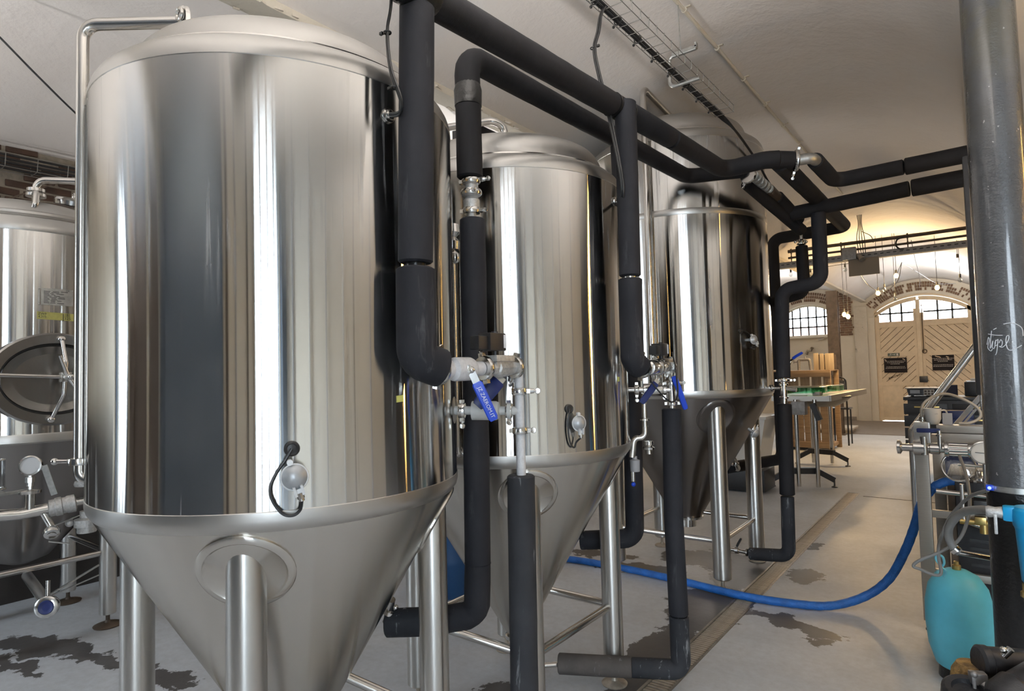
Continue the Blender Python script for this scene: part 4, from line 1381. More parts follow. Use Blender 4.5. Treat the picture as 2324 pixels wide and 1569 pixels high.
insul(v2, [V((-1.302, 3.03, 1.448)), V((-1.308, 3.02, .9)), V((-1.300, 3.02, .40))], .0485, 0, 'foam2', .01)
insul(v2, [V((-1.300, 3.02, .395)), V((-1.298, 3.02, .128)), V((-1.52, 2.905, .125))], .0495, .05, 'foamworn', .01)
insul(v2, [V((-1.515, 2.908, .125)), V((-1.855, 2.735, .122))], .0515, 0, 'foamdust', .01)
part('bare_pipe', MB().cyl((-1.83, 2.745, .122), (-1.98, 2.60, .122), .0135).tube([(-1.97, 2.61, .122), (-1.996, 2.571, .122), (-1.996, 2.571, .22)], .0135, .02), M['tube'], v2)

# sample fittings hanging below the second valve group
sm = thing('sample_valve', 'chain of small steel sampling fittings with a blue tip below the second valve group', 'valve', (-1.40, 2.95, 1.12))
x0, y0 = -1.418, 2.955
part('sample_tube', MB().cyl((x0, y0, 1.53), (x0, y0, 1.36), .0135).lathe([(.012, 0), (.026, .004), (.026, .014), (.012, .018)], (x0, y0, 1.385), seg=16).tube([(x0, y0, 1.36), (x0, y0, 1.30), (x0 - .05, y0 - .03, 1.30), (x0 - .06, y0 - .04, 1.2)], .016, .03), M['fitting'], sm)
part('pressure_cap', MB().lathe([(.001, 1.215), (.016, 1.216), (.016, 1.235), (.03, 1.24), (.031, 1.25), (.018, 1.256), (.026, 1.264), (.026, 1.282), (.001, 1.285)], (x0 + .012, y0 + .01, 0), seg=18), M['fitting'], sm)
part('sample_cup', MB().lathe([(.001, 1.125), (.024, 1.127), (.026, 1.185), (.012, 1.19), (.012, 1.205), (.001, 1.205)], (x0 - .05, y0 - .03, 0), seg=18), M['greyplastic'], sm)
part('spout', MB().cyl((x0 - .06, y0 - .035, 1.13), (x0 - .06, y0 - .035, 1.075), .010), M['fitting'], sm)
part('blue_tip', MB().sphere((x0 - .06, y0 - .035, 1.06), .012), M['blue'], sm)

# ------------------------------------------------------------------ tank with manway at the left
def manway_tank():
    x, y = T0P
    R = .66
    t = thing('fermentation_tank', 'steel tank at the left edge with oval manway hatch, type plate and yellow tape', 'tank', (x, y, 0), G1)
    c = (x, y, 0)
    part('shell', MB().lathe([(R, 1.36), (R, 2.60)], c, seg=96, cap=False), M['mirror'], t)
    part('lower_band', MB().lathe([(R, 1.36), (R + .002, 1.355), (R + .002, 1.31), (R - .01, 1.30)], c, seg=96, cap=False), M['satin'], t)
    part('upper_band', MB().lathe([(R, 2.60), (R + .002, 2.605), (R, 2.65), (R - .02, 2.69), (R - .04, 2.70)], c, seg=96, cap=False), M['satin'], t)
    part('cone', MB().lathe([(R - .01, 1.30), (R - .03, 1.26), (.50, .98), (.30, .66), (.16, .50), (.06, .46)], c, seg=96), M['shadecone'], t)
    prof = [(R - .035, 2.695), (R - .02, 2.71), (R - .02, 2.725), (R - .04, 2.735)]
    for k in range(1, 9):
        u = k / 8 * PI / 2
        prof.append((max(.001, (R - .04) * math.cos(u)), 2.735 + .145 * math.sin(u)))
    part('dome', MB().lathe(prof, c, seg=96, cap=False), M['dome'], t)
    # oval manway facing +X
    mx = x + R - .02
    mz = 1.69

    def oval(ry, rz, xo):
        return [V((xo, y + ry * math.cos(a), mz + rz * math.sin(a))) for a in [2 * PI * k / 48 for k in range(48)]]
    part('manway_neck', MB().rings([oval(.345, .285, mx - .06), oval(.345, .285, mx + .045), oval(.335, .275, mx + .055), oval(.285, .22, mx + .055), oval(.28, .215, mx + .03)], False), M['shadeleg'], t, 'raised oval manway frame')
    hatch = part('hatch', MB().rings([oval(.272, .206, mx + .02), oval(.268, .202, mx + .034), oval(.2, .15, mx + .018), oval(.1, .075, mx + .008), oval(.001, .001, mx + .006)]), M['shadeleg'], t, 'dished oval hatch')
    part('gasket', MB().rings([oval(.281, .215, mx + .02), oval(.281, .215, mx + .031), oval(.272, .206, mx + .031)], False), M['rubber'], hatch)
    yk = V((mx + .11, y + .03, mz + .01))
    yoke = part('hatch_yoke', MB().tube([(mx + .075, y + .02, mz + .245), (mx + .12, y + .03, mz + .1), (mx + .12, y + .02, mz - .1), (mx + .075, y - .03, mz - .245)], .012, .06).sphere((mx + .07, y + .02, mz + .245), .022).sphere((mx + .07, y - .03, mz - .245), .022).box(yk, (.05, .06, .06), bev=.008), M['tube'], t)
    part('hatch_arm', MB().cyl(yk, (mx + .10, y - .33, mz + .03), .013).cyl((mx + .07, y - .335, mz + .13), (mx + .07, y - .335, mz - .14), .013).cyl((mx + .03, y - .335, mz + .11), (mx + .09, y - .335, mz + .11), .024).cyl((mx + .03, y - .335, mz - .11), (mx + .09, y - .335, mz - .11), .020), M['tube'], t)
    h = yk + V((.05, .0, 0))
    part('hand_wheel', MB().cyl(yk, h + V((.03, 0, 0)), .018).cyl(h, h + V((.02, -.05, .13)), .013, .009).cyl(h, h + V((.02, .07, -.125)), .013, .009).cyl(h, h + V((.0, .12, .03)), .009, .008).sphere(h + V((.045, 0, 0)), .018), M['fitting'], yoke)
    rc = .78
    ks = [(1, -1), (1, 1), (-1, 1), (-1, -1)]
    L = {}
    for sx, sy in ks:
        lx, ly = x + sx * rc / 2, y + sy * rc / 2
        zt = 1.12
        lg = part('leg', MB().lathe([(.001, .08), (.05, .085), (.052, .095), (.052, zt), (.001, zt + .002)], (lx, ly, 0), seg=28), M['leg'], t)
        part('foot', MB().cyl((lx, ly, .02), (lx, ly, .09), .013).lathe([(.001, 0), (.085, 0), (.088, .008), (.075, .014), (.02, .026), (.014, .04)], (lx, ly, 0), seg=28), M['rust'], lg, 'dark round levelling foot')
        L[(sx, sy)] = (lx, ly)
    for i in range(4):
        a, b = L[ks[i]], L[ks[(i + 1) % 4]]
        part('stretcher', MB().cyl((a[0], a[1], .50), (b[0], b[1], .50), .02), M['tube'], t)
    # dome top fittings
    part('vent_pipe', MB().tube([(x + .45, y - .05, 2.80), (x + .45, y - .05, 2.975), (x + .75, y + .32, 2.98), (x + .9, y + .5, 2.98)], .022, .06), M['tube'], t)
    part('vent_collar', MB().lathe([(.024, 0), (.055, .004), (.055, .022), (.03, .028), (.05, .036), (.05, .055), (.024, .06)], (x + .45, y - .05, 2.86), seg=24), M['fitting'], t)
    cap = part('dome_cap', MB().lathe([(.001, -.03), (.10, -.028), (.105, 0), (.095, .018), (.04, .026), (.001, .027)], (x + .42, y + .16, 2.875), (.18, .08, 1), 28), M['fitting'], t, 'round cap on the dome')
    part('cap_grip', MB().torus((x + .425, y + .165, 2.915), (0, 1, 0), .022, .006, 20), M['fitting'], cap)
    part('lifting_hook', MB().tube([(x + .50, y - .07, 2.87), (x + .58, y - .08, 2.86), (x + .60, y - .09, 2.78), (x + .575, y - .10, 2.74)], .017, .04), M['tube'], t)
    pl = part('type_plate', decal(T0P, R, -7.6, 8.2, 2.148, 2.252, .004), M['galv'], t, 'engraved steel type plate')
    lines = MB()
    for k in range(11):
        z = 2.232 - k * .0072
        n = random.randint(2, 4)
        a = -5.2
        for j in range(n):
            w = random.uniform(1.5, 3.6)
            if a + w > 6.6:
                break
            b = decal(T0P, R, a, a + w, z, z + .0032, .0046, 2)
            lines.add(b.v, b.f)
            a += w + random.uniform(.4, 1.2)
    part('engraved_lines', lines, M['darkprint'], pl, kind='stuff', sharp=None)
    text_part('lettering', 'CE', .014, frame(on_tank(T0P, R, 5.6, 2.243, .0048), (0, 1, 0), (0, 0, 1)), M['darkprint'], pl)
    part('plate_bar', MB().bar(on_tank(T0P, R, -6.7, 2.148, .007), on_tank(T0P, R, -6.7, 2.252, .007), .006, .004, (1, 0, 0)), M['fitting'], pl)
    for a, z in ((-7.2, 2.246), (-7.2, 2.153), (7.7, 2.244), (7.7, 2.153)):
        part('rivet', MB().sphere(on_tank(T0P, R, a, z, .005), .004, seg=8, nr=6), M['fitting'], pl)
    tp = part('masking_tape', decal(T0P, R, -8.0, 8.6, 2.060, 2.106, .003, 8, -.006), M['yellow'], t, 'strip of yellow masking tape with handwriting')
    fr = lambda a, z: frame(on_tank(T0P, R, a, z, .0042), (0, 1, 0), (0, 0, 1))
    text_part('lettering', 'ZWR', .020, fr(-5.6, 2.092), M['darkprint'], tp)
    text_part('lettering', '4,315 -', .019, fr(-5.2, 2.074), M['darkprint'], tp)
    text_part('lettering', '|', .05, fr(3.6, 2.078), M['darkprint'], tp)
    text_part('lettering', '180', .020, fr(5.4, 2.091), M['darkprint'], tp)
    text_part('lettering', '325', .024, fr(5.6, 2.068), M['darkprint'], tp)
    part('writing_line', decal(T0P, R, 4.2, 7.0, 2.081, 2.083, .0042, 3), M['darkprint'], tp, sharp=None)
    return t


manway_tank()

# sampling cross with gauge, sight glass and valves in front of the left tank
cr = thing('sampling_fitting', 'steel pipe cross with round dial gauge and sight glass in front of the left tank', 'fitting', (-4.05, 1.05, .8))
part('pipe', MB().tube([(-4.12, .80, 1.06), (-4.115, .86, .985), (-4.08, 1.0, .975), (-4.045, 1.14, .99)], .030, .05), M['tube'], cr)
part('pipe', MB().cyl((-4.07, 1.035, .98), (-4.07, 1.035, 1.10), .024).lathe([(.022, 0), (.05, .004), (.052, .02), (.022, .026)], (-4.07, 1.035, 1.075), seg=22), M['tube'], cr)
part('union', MB().lathe([(.03, 0), (.046, .006), (.046, .03), (.05, .034), (.05, .06), (.044, .064), (.044, .08), (.048, .086), (.048, .12), (.03, .126)], (-4.05, 1.11, .985), (.25, .95, .12), 24), M['castst'], cr, 'threaded union nut')
part('union_tail', MB().cyl((-4.02, 1.22, 1.0), (-4.0, 1.32, 1.01), .02), M['fitting'], cr)
gd = V((.78, -.55, .12)).normalized()
g = part('dial_gauge', MB().lathe([(.001, -.02), (.05, -.02), (.053, 0), (.053, .012), (.046, .014), (.044, .008), (.001, .008)], (-4.07, 1.037, 1.225), gd, 32), M['fitting'], cr, 'round dial gauge')
part('dial', MB().lathe([(.001, 0), (.044, 0), (.044, .001), (.001, .001)], V((-4.07, 1.037, 1.225)) + gd * .008, gd, 32), M['proberim'], g)
part('gauge_stem', MB().lathe([(.012, 0), (.012, .02), (.018, .022), (.018, .04), (.024, .042), (.024, .07), (.014, .072), (.014, .09)], (-4.07, 1.036, 1.095), seg=8), M['fitting'], cr)
part('shelf_bracket', MB().box((-4.10, .95, 1.09), (.05, .19, .012), rz=.1).box((-4.09, .88, 1.10), (.09, .09, .01)), M['galv'], cr)
sgv = part('sight_glass', MB().lathe([(.045, 0), (.05, .004), (.05, .15), (.045, .154)], (-4.10, .885, 1.118), seg=28, cap=False), M['clear'], cr, 'clear sight glass')
part('glass_rim', MB().torus((-4.10, .885, 1.27), (0, 0, 1), .048, .004).torus((-4.10, .885, 1.12), (0, 0, 1), .05, .006), M['fitting'], sgv)
part('lever', MB().bar((-4.05, 1.09, 1.22), (-4.02, 1.13, 1.06), .03, .006, gd), M['galv'], cr)
part('drain_cock', MB().cyl((-4.055, 1.09, .97), (-4.03, 1.125, .88), .018).lathe([(.018, 0), (.036, .005), (.04, .02), (.036, .035), (.018, .04)], (-4.025, 1.12, .875), (.75, -.2, -.6), 22).lathe([(.001, .041), (.022, .041), (.022, .044), (.001, .044)], (-4.025, 1.12, .875), (.75, -.2, -.6), 16), M['fitting'], cr)
part('lever', MB().bar((-4.0, 1.10, .82), (-3.98, 1.19, .79), .014, .006), M['galv'], cr)
part('lever', MB().bar((-4.0, 1.13, .90), (-4.0, 1.24, .93), .010, .006), M['galv'], cr)
cl = thing('clear_filter_cap', 'clear plastic threaded cap hanging beside the nearest tank, low on its left edge', 'fitting', (-4.0, 1.275, .82))
part('cap', MB().lathe([(.001, .0), (.046, .002), (.048, .012), (.046, .018), (.048, .026), (.046, .034), (.06, .036), (.062, .075), (.05, .08), (.034, .084), (.034, .12), (.001, .124)], (-4.0, 1.275, .83), seg=28), M['castst'], cl)
part('knob', MB().sphere((-4.02, 1.20, .895), .022).cyl((-4.02, 1.20, .895), (-4.0, 1.275, .90), .012), M['castst'], cl)
part('cap', MB().lathe([(.001, 0), (.05, .002), (.054, .014), (.05, .03), (.02, .04), (.02, .07)], (-4.01, 1.27, 1.085), seg=28), M['castst'], cl, 'pale round cap above')
part('hanger', MB().cyl((-4.0, 1.275, .95), (-4.01, 1.27, 1.10), .011), M['fitting'], cl)
bv = thing('butterfly_valve', 'small steel valve with blue ring and long lever under the left tank', 'valve', (-4.5, 1.21, .33))
gd2 = V((.8, -.55, .1)).normalized()
pv = V((-4.34, 1.19, .38))
part('valve_body', MB().lathe([(.035, -.03), (.055, -.028), (.06, -.01), (.06, .015), (.05, .02), (.04, .022)], pv, gd2, 28, cap=False).cyl(pv, pv + V((-.03, .01, .14)), .012), M['fitting'], bv)
part('blue_seal', MB().lathe([(.04, .02), (.036, .026), (.02, .02), (.001, .018)], pv, gd2, 24), M['darkblue'], bv)
part('lever', MB().bar(pv + V((-.02, .02, .06)), pv + V((.0, .26, .17)), .016, .008), M['galv'], bv)
part('lever_stop', MB().bar(pv + V((-.02, .02, .05)), pv + V((.0, .26, .11)), .010, .006), M['galv'], bv)
part('pipe', MB().cyl(pv - gd2 * .02, (-5.0, 1.26, .42), .03), M['leg'], bv)

single('hanging_cable', 'thin dark cable crossing the ceiling at upper left', 'cable', MB().tube(spline([(-4.5, .80, 3.86), (-4.5, .978, 3.706), (-4.5, 1.17, 3.535), (-4.5, 1.40, 3.345), (-4.5, 1.75, 3.1)], 6), .006, seg=6), M['rubber'])
ct = thing('wall_cable_tray', 'dark wire cable tray with cables along the brick wall above the left tank', 'cable tray', (-5.9, 1.6, 3.33))
for k in range(5):
    part('cable', MB().tube(spline([(-5.93 + .03 * k, -.5 + .7 * j, 3.34 + .018 * k + .004 * math.sin(j + k)) for j in range(7)], 4), .009, seg=6), M['rubber'], ct)
for j in range(14):
    part('cross_wire', MB().tube([(-5.98, .3 + .2 * j, 3.42), (-5.95, .3 + .2 * j, 3.32), (-5.80, .3 + .2 * j, 3.32), (-5.78, .3 + .2 * j, 3.42)], .003, .02, seg=6), M['wire'], ct)
for x, z in ((-5.97, 3.42), (-5.95, 3.32), (-5.80, 3.32), (-5.78, 3.42)):
    part('long_wire', MB().cyl((x, -.6, z), (x, 3.8, z), .003, seg=6), M['wire'], ct)
single('tray_strut', 'diagonal dark strut below the wall cable tray at the left edge', 'strut', MB().bar((-5.93, 1.22, 3.02), (-5.93, 1.66, 3.30), .02, .012), M['rust'])

# ------------------------------------------------------------------ ceiling: conduit, wire tray, duct, bare patch
cd = thing('conduit', 'white painted conduit along the crown of the ceiling vault', 'conduit', (-1.45, 3, 4.0))
part('tube', MB().tube([(-1.45, -1.0 + .8 * k, vault_z(-1.45) - .020 + .004 * math.sin(k * 2)) for k in range(14)], .013, seg=10), M['beam'], cd)
for k in range(9):
    y = 3.2 + k * .62
    part('conduit_clip', MB().lathe([(.012, -.008), (.019, -.006), (.019, .006), (.012, .008)], (-1.45, y, vault_z(-1.45) - .020), (0, 1, 0), 12).box((-1.43, y, vault_z(-1.43) - .006), (.05, .016, .008)), M['beam'], cd)
tr = thing('wire_cable_tray', 'galvanised wire basket tray hanging under the ceiling with a black cable bundle', 'cable tray', (-1.41, 3.4, 3.48))
TX0, TX1, TZ, TY0, TY1 = -1.475, -1.345, 3.485, .6, 4.42
for x, z in ((TX0, TZ), (TX0 + .065, TZ - .002), (TX1, TZ), (TX1 + .002, TZ + .05), (TX0 - .002, TZ + .03)):
    part('long_wire', MB().tube([(x, TY0 + (TY1 - TY0) * k / 10, z + random.uniform(-.001, .001)) for k in range(11)], .0023, seg=6), M['wire'], tr)
cw = None
for k in range(38):
    y = TY1 - .005 - k * .1
    if cw is None:
        cw = part('cross_wire', MB().tube([(TX0 - .004, y, TZ + .032), (TX0 - .003, y, TZ), (TX1 + .003, y, TZ), (TX1 + .005, y, TZ + .056)], .0021, .012, seg=6, n=3), M['wire'], tr)
        y0 = y
    else:
        part_like(cw, tr, (0, y - y0, 0))
for k in range(3):
    part('cable', MB().tube(spline([(TX0 + .014 + .011 * k + .004 * math.sin(j * 1.7 + k), TY0 + .55 * j, TZ + .012 + .003 * (k % 2)) for j in range(8)] + [(TX0 + .08, 4.60, 3.42), (-1.33, 4.85, 3.26), (-1.30, 5.1, 3.12), (-1.25, 5.3, 3.0)], 5), .0085, seg=8), M['rubber'], tr)
for k in range(9):
    part('cable_tie', MB().torus((TX0 + .024, 2.4 + k * .235, TZ + .012), (0, 1, 0), .021, .003, 16, 6).sphere((TX0 - .002, 2.4 + k * .235, TZ - .012), .008, seg=8, nr=6), M['rubber'], tr)
hg = thing('tray_hanger', 'bent galvanised C bracket hung on a rod, carrying the wire tray', 'bracket', (-1.5, 3.72, 3.46))
part('bracket', MB().tube([(-1.345, 3.72, 3.665), (-1.525, 3.72, 3.665), (-1.525, 3.72, 3.468), (-1.33, 3.72, 3.468)], .013, .035, seg=8), M['galv'], hg)
part('upper_channel', MB().box((-1.42, 3.72, 3.672), (.16, .03, .018)).box((-1.345, 3.72, 3.685), (.012, .03, .03)), M['galv'], hg)
part('rod', MB().cyl((-1.447, 3.72, 3.66), (-1.452, 3.72, vault_z(-1.452)), .004, seg=8), M['galv'], hg)

single('air_duct', 'black box duct hanging behind the first two tanks under the left vault', 'duct', MB().box((-3.42, 4.0, 3.60), (.26, .34, .34), bev=.02).cyl((-3.42, 4.0, 3.5), (-3.42, 4.0, 2.9), .05), M['ductpaint'])
mb = MB()
for k in range(60):
    y = 3.1 + random.random() ** .8 * 1.15
    x = -2.83 - random.random() * .30 * (1 - (y - 3.1) / 1.6)
    r = random.uniform(.02, .05)
    mb.sphere((x, y, vault_z(x) + .004), r, (1, 1, .35), 8, 4)
part('bare_patch', mb, M['reed'], CEIL0, 'rough golden patch of bare lath where the vault plaster fell off', 'stuff')
mb = MB()
for k in range(70):
    y = 1.0 + random.random() * 4.5
    s = random.choice((-1, 1))
    mb.box((-2.76 + s * .066 + random.uniform(-.012, .012), y, SPRING - .035 + random.uniform(-.012, .012)), (random.uniform(.01, .03), random.uniform(.02, .08), .012), rz=random.uniform(-.4, .4))
part('flaking_paint', mb, M['wallpeel'], BEAM1, 'flaking paint and rust scabs along the iron beam', 'stuff')

cr0 = thing('dark_reflection_block', 'added unseen dark block that darkens tank reflections, right of the column', 'block', (3.2, 8.0, 0))  # unseen dark block added to darken the reflections in the tanks
for k in range(8):
    part('added_block_side', MB().box((2.55, 4.75 + k * .98, 1.55), (.08, .96, 3.1), bev=.01), M['black'], cr0)
part('added_block_end', MB().box((3.4, 4.3, 1.55), (1.7, .08, 3.1), bev=.01), M['black'], cr0)
part('added_block_top', MB().box((3.4, 8.1, 3.12), (1.75, 7.7, .06), bev=.01), M['black'], cr0)

# dark things in the gap behind the first two tanks
bar = thing('blue_barrel', 'blue plastic barrel standing behind the first two tanks', 'barrel', (-3.35, 3.5, 0))
part('body', MB().lathe([(.001, 0), (.24, .005), (.27, .05), (.28, .25), (.285, .27), (.28, .29), (.28, .55), (.285, .57), (.28, .59), (.26, .78), (.22, .82), (.001, .82)], (-3.35, 3.5, 0), seg=32), M['barrel'], bar)
part('lid', MB().lathe([(.001, .82), (.2, .82), (.2, .84), (.001, .845)], (-3.35, 3.5, 0), seg=32), M['black'], bar)
cb = thing('dark_cabinet', 'dark brown cabinet against the left wall behind the tanks', 'cabinet', (-5.0, 4.6, 0))
part('body', MB().box((-5.0, 4.6, .75), (.7, 1.8, 1.5), bev=.01), M['rust'], cb)
for k in (-1, 1):
    d = part('door', MB().box((-4.64, 4.6 + k * .44, .76), (.03, .84, 1.4), bev=.006), M['rust'], cb)
    part('knob', MB().sphere((-4.61, 4.6 + k * .07, .8), .02), M['fitting'], d)

# ------------------------------------------------------------------ grey cast column with its writing
cx, cy = .080, 3.40
colm = thing('iron_column', 'grey painted cast iron column at the right edge, black below a steel strap', 'column', (cx, cy, 0))
part('shaft', MB().lathe([(.106, 1.10), (.104, 1.4), (.101, 2.4), (.098, 3.3), (.098, 3.52)], (cx, cy, 0), seg=64), M['column'], colm)
part('lower_shaft', MB().lathe([(.16, 0), (.16, .05), (.112, .10), (.108, .5), (.107, 1.105)], (cx, cy, 0), seg=64), M['blackpaint'], colm, 'glossy black lower shaft')
stp = part('strap', MB().lathe([(.1075, 1.098), (.1105, 1.099), (.1105, 1.122), (.1075, 1.123)], (cx, cy, 0), seg=64, cap=False), M['galv'], colm, 'thin bright steel strap')


def oncol(px_az, z, off=.0):
    r = .1035 - (z - 1.4) * .003
    return V((cx + (r + off) * math.sin(px_az), cy - (r + off) * math.cos(px_az), z))


sa = -math.atan2(cx, cy)          # azimuth of the side that faces the camera


def stroke(pts, w=.0016):
    return MB().tube(spline([oncol(sa + u / .1035, z, .0006) for u, z in pts], 5), w, seg=5)


wr = MB()
Z0 = 1.722
for pts in ([(-.078, .0), (-.07, .03), (-.066, .018), (-.075, -.012), (-.063, -.028), (-.056, -.02)], [(-.055, .058), (-.061, .02), (-.066, -.018)], [(-.07, .045), (-.04, .038), (-.016, .036)],
            [(-.062, -.015), (-.052, .015), (-.056, -.012), (-.048, -.016), (-.041, .018), (-.045, -.004)], [(-.034, .02), (-.044, .01), (-.044, -.006), (-.036, .0), (-.033, .02), (-.040, -.03), (-.046, -.046)],
            [(-.03, .004), (-.024, .018), (-.019, .008), (-.022, -.008), (-.03, -.01), (-.02, -.014), (-.008, -.004)], [(-.008, -.004), (.002, .018), (.003, .033), (-.004, .03), (-.007, .005), (-.003, -.02), (.008, -.028), (.03, -.018), (.045, -.008)],
            [(-.048, .062), (-.036, .068)], [(-.012, .083), (.012, .086), (.034, .078), (.05, .06), (.052, .03)]):
    b = stroke([(u, Z0 + z) for u, z in pts])
    wr.add(b.v, b.f)
part('chalk_writing', wr, M['white'], colm, 'white handwriting, partly hidden, ending in tique', sharp=None)
led = thing('pipe_clip', 'small blue glowing clip on the steel strap of the column', 'clip', (-.005, 3.30, 1.10))
part('clip', MB().box((-.012, 3.335, 1.112), (.03, .03, .024), bev=.006), M['blue'], led)
part('light', MB().sphere((-.014, 3.318, 1.112), .007), M['led'], led)
bp_ = thing('hanging_board', 'tall narrow black panel hanging behind the grey column', 'panel', (.03, 4.2, 1.5))
part('panel', MB().box((.03, 4.15, 2.12), (.16, .07, 1.30), bev=.012), M['black'], bp_)
part('hanger', MB().cyl((.03, 4.15, 2.77), (.03, 4.15, 3.5), .006), M['wire'], bp_)
part('foot_pin', MB().cyl((-.03, 4.15, 1.40), (-.03, 4.15, 1.48), .006), M['fitting'], bp_)

# ------------------------------------------------------------------ filter, hoses and vessel by the column
fl = thing('water_filter', 'bright cyan water filter housing on the column', 'filter', (.115, 3.15, .72))
part('head', MB().lathe([(.001, 1.075), (.055, 1.075), (.066, 1.065), (.068, 1.03), (.062, 1.0), (.058, .995)], (.115, 3.15, 0), seg=36).box((.047, 3.15, 1.045), (.05, .05, .06), bev=.012), M['cyan'], fl)
part('bowl', MB().lathe([(.001, .775), (.035, .775), (.046, .79), (.056, .985), (.06, 1.0), (.001, 1.0)], (.115, 3.15, 0), seg=36), M['cyan'], fl)
part('brass_fitting', MB().lathe([(.001, .70), (.012, .70), (.012, .72), (.022, .725), (.022, .745), (.015, .75), (.015, .776)], (.085, 3.15, 0), seg=8), M['brass'], fl, 'brass drain fitting')
part('inlet', MB().lathe([(.001, 0), (.02, 0), (.024, .01), (.020, .03), (.024, .05), (.02, .06), (.001, .06)], (.03, 3.15, 1.045), (-1, 0, 0), 12).box((.0, 3.14, 1.0), (.012, .02, .08), bev=.004), M['castst'], fl)
single('grey_hose', 'thick grey hose arching from the cyan filter down behind', 'hose', MB().tube(spline([(.0, 3.16, 1.043), (-.05, 3.22, 1.035), (-.115, 3.32, .995), (-.163, 3.40, .92), (-.172, 3.44, .855), (-.155, 3.45, .805), (-.135, 3.45, .79)], 8), .0175, seg=14), M['greyhose'])
single('hose_clamp', 'steel clamp and stub at the low end of the grey hose', 'clamp', MB().lathe([(.017, -.01), (.022, -.008), (.022, .008), (.017, .01)], (-.15, 3.45, .80), (.6, 0, -.6), 18).cyl((-.14, 3.45, .79), (-.02, 3.5, .77), .012), M['fitting'])
single('thin_hose', 'thin pale hose looping from the strap clip to the rack and back', 'hose', MB().tube(spline([(-.02, 3.33, 1.10), (-.09, 3.46, 1.04), (-.165, 3.55, .93), (-.215, 3.59, .80), (-.224, 3.593, .72), (-.218, 3.594, .645), (-.25, 3.595, .632), (-.30, 3.592, .65), (-.328, 3.59, .66), (-.305, 3.59, .69), (-.206, 3.594, .754), (-.134, 3.60, .825), (-.094, 3.62, .96), (-.10, 3.70, 1.09), (-.13, 3.9, 1.17)], 8), .0075, seg=10), M['greyhose'])
vx, vy = -.175, 4.02
vs_ = thing('pressure_vessel', 'light blue pressure vessel standing on the floor by the column', 'vessel', (vx, vy, 0))
part('body', MB().lathe([(.001, .03), (.07, .035), (.115, .07), (.142, .16), (.152, .28), (.150, .38), (.132, .47), (.095, .53), (.05, .555), (.001, .56)], (vx, vy, 0), seg=48), M['vessel'], vs_)
part('stand_ring', MB().lathe([(.10, 0), (.105, 0), (.10, .06), (.095, .06)], (vx, vy, 0), seg=32, cap=False), M['blackpaint'], vs_)
part('valve', MB().lathe([(.02, .555), (.02, .58), (.012, .585), (.012, .60), (.001, .602)], (vx, vy, 0), seg=12), M['brass'], vs_)
single('cord_loop', 'small loop of light blue cord above the blue vessel', 'cord', MB().tube(spline([(-.225, 3.90, .545), (-.215, 3.89, .575), (-.235, 3.88, .60), (-.255, 3.88, .635), (-.245, 3.88, .655), (-.225, 3.88, .65), (-.22, 3.885, .62), (-.228, 3.89, .60)], 6), .006, seg=8), M['cord'])

# pump trolley in the lower right corner
pm = thing('pump_motor', 'black pump motor with round caps on a grey plate in the lower right corner', 'pump', (-.03, 2.72, 0))
part('base_plate', MB().box((.03, 2.70, .455), (.36, .30, .03), rz=.35, bev=.004), M['machinegrey'], pm)
for sx in (-1, 1):
    for sy in (-1, 1):
        part('leg', MB().cyl((.03 + sx * .13, 2.70 + sy * .10, 0), (.03 + sx * .13, 2.70 + sy * .10, .445), .014), M['machinegrey'], pm)
q = V((-.105, 2.66, .50))
part('round_cap', MB().lathe([(.001, -.03), (.070, -.03), (.078, -.01), (.076, .02), (.066, .03), (.048, .028), (.044, .012), (.001, .010)], q, (.06, -.28, .95), 36), M['machine'], pm, 'black round cap with a sunk centre')
part('amber_bowl', MB().lathe([(.068, -.02), (.062, .03), (.045, .058), (.001, .06)], (-.095, 2.80, .50), seg=30), M['reed'], pm, 'amber dome behind the cap')
part('cylinder', MB().lathe([(.001, 0), (.046, 0), (.055, .008), (.055, .03), (.051, .034), (.050, .16), (.001, .16)], (-.075, 2.765, .585), (.80, .45, -.03), 30), M['machine'], pm)
part('motor_body', MB().lathe([(.001, -.11), (.06, -.11), (.075, -.09), (.082, -.03), (.075, -.02), (.078, .10), (.07, .14), (.001, .145)], (.06, 2.665, .555), (.62, .52, .35), 36), M['machine'], pm)
part('fittings', MB().box((-.075, 2.705, .55), (.05, .035, .04), rz=.4, bev=.006).cyl((-.06, 2.70, .535), (-.03, 2.68, .515), .014).sphere((-.085, 2.69, .565), .012).cyl((-.085, 2.69, .565), (-.085, 2.685, .52), .006), M['machinegrey'], pm)
part('top_bolt', MB().cyl((.0, 2.74, .63), (.02, 2.74, .66), .012).sphere((.0, 2.73, .655), .012), M['fitting'], pm)

# ------------------------------------------------------------------ filling rack at the right
rk = thing('filling_rack', 'steel rack of square posts and rails with pipes beside the grey column', 'rack', (-.34, 4.62, 0))
for x, y, w in ((-.345, 4.62, .072), (.55, 4.62, .072), (-.30, 5.35, .07), (.55, 5.35, .07)):
    lg = part('post', MB().box((x, y, .66 if y < 5 else .60), (w, .05, 1.20 if y < 5 else 1.08), bev=.003), M['alubar'], rk)
    part('foot', MB().cyl((x, y, .012), (x, y, .07), .010).lathe([(.001, 0), (.03, 0), (.03, .008), (.012, .02)], (x, y, 0), seg=16), M['black'], lg)
part('upper_beam', MB().box((.17, 4.635, 1.245), (.86, .11, .045), bev=.004), M['alubar'], rk)
part('lower_beam', MB().box((.17, 4.61, 1.19), (.86, .05, .058), bev=.004), M['alubar'], rk)
part('post_cap', MB().box((-.335, 4.60, 1.22), (.085, .07, .13), bev=.006), M['leg'], rk)
grip(rk, (-.37, 4.55, 1.235), (-.24, 4.555, 1.237), .026, mat='darkblue', up=(0, -1, 0), stem=.01)
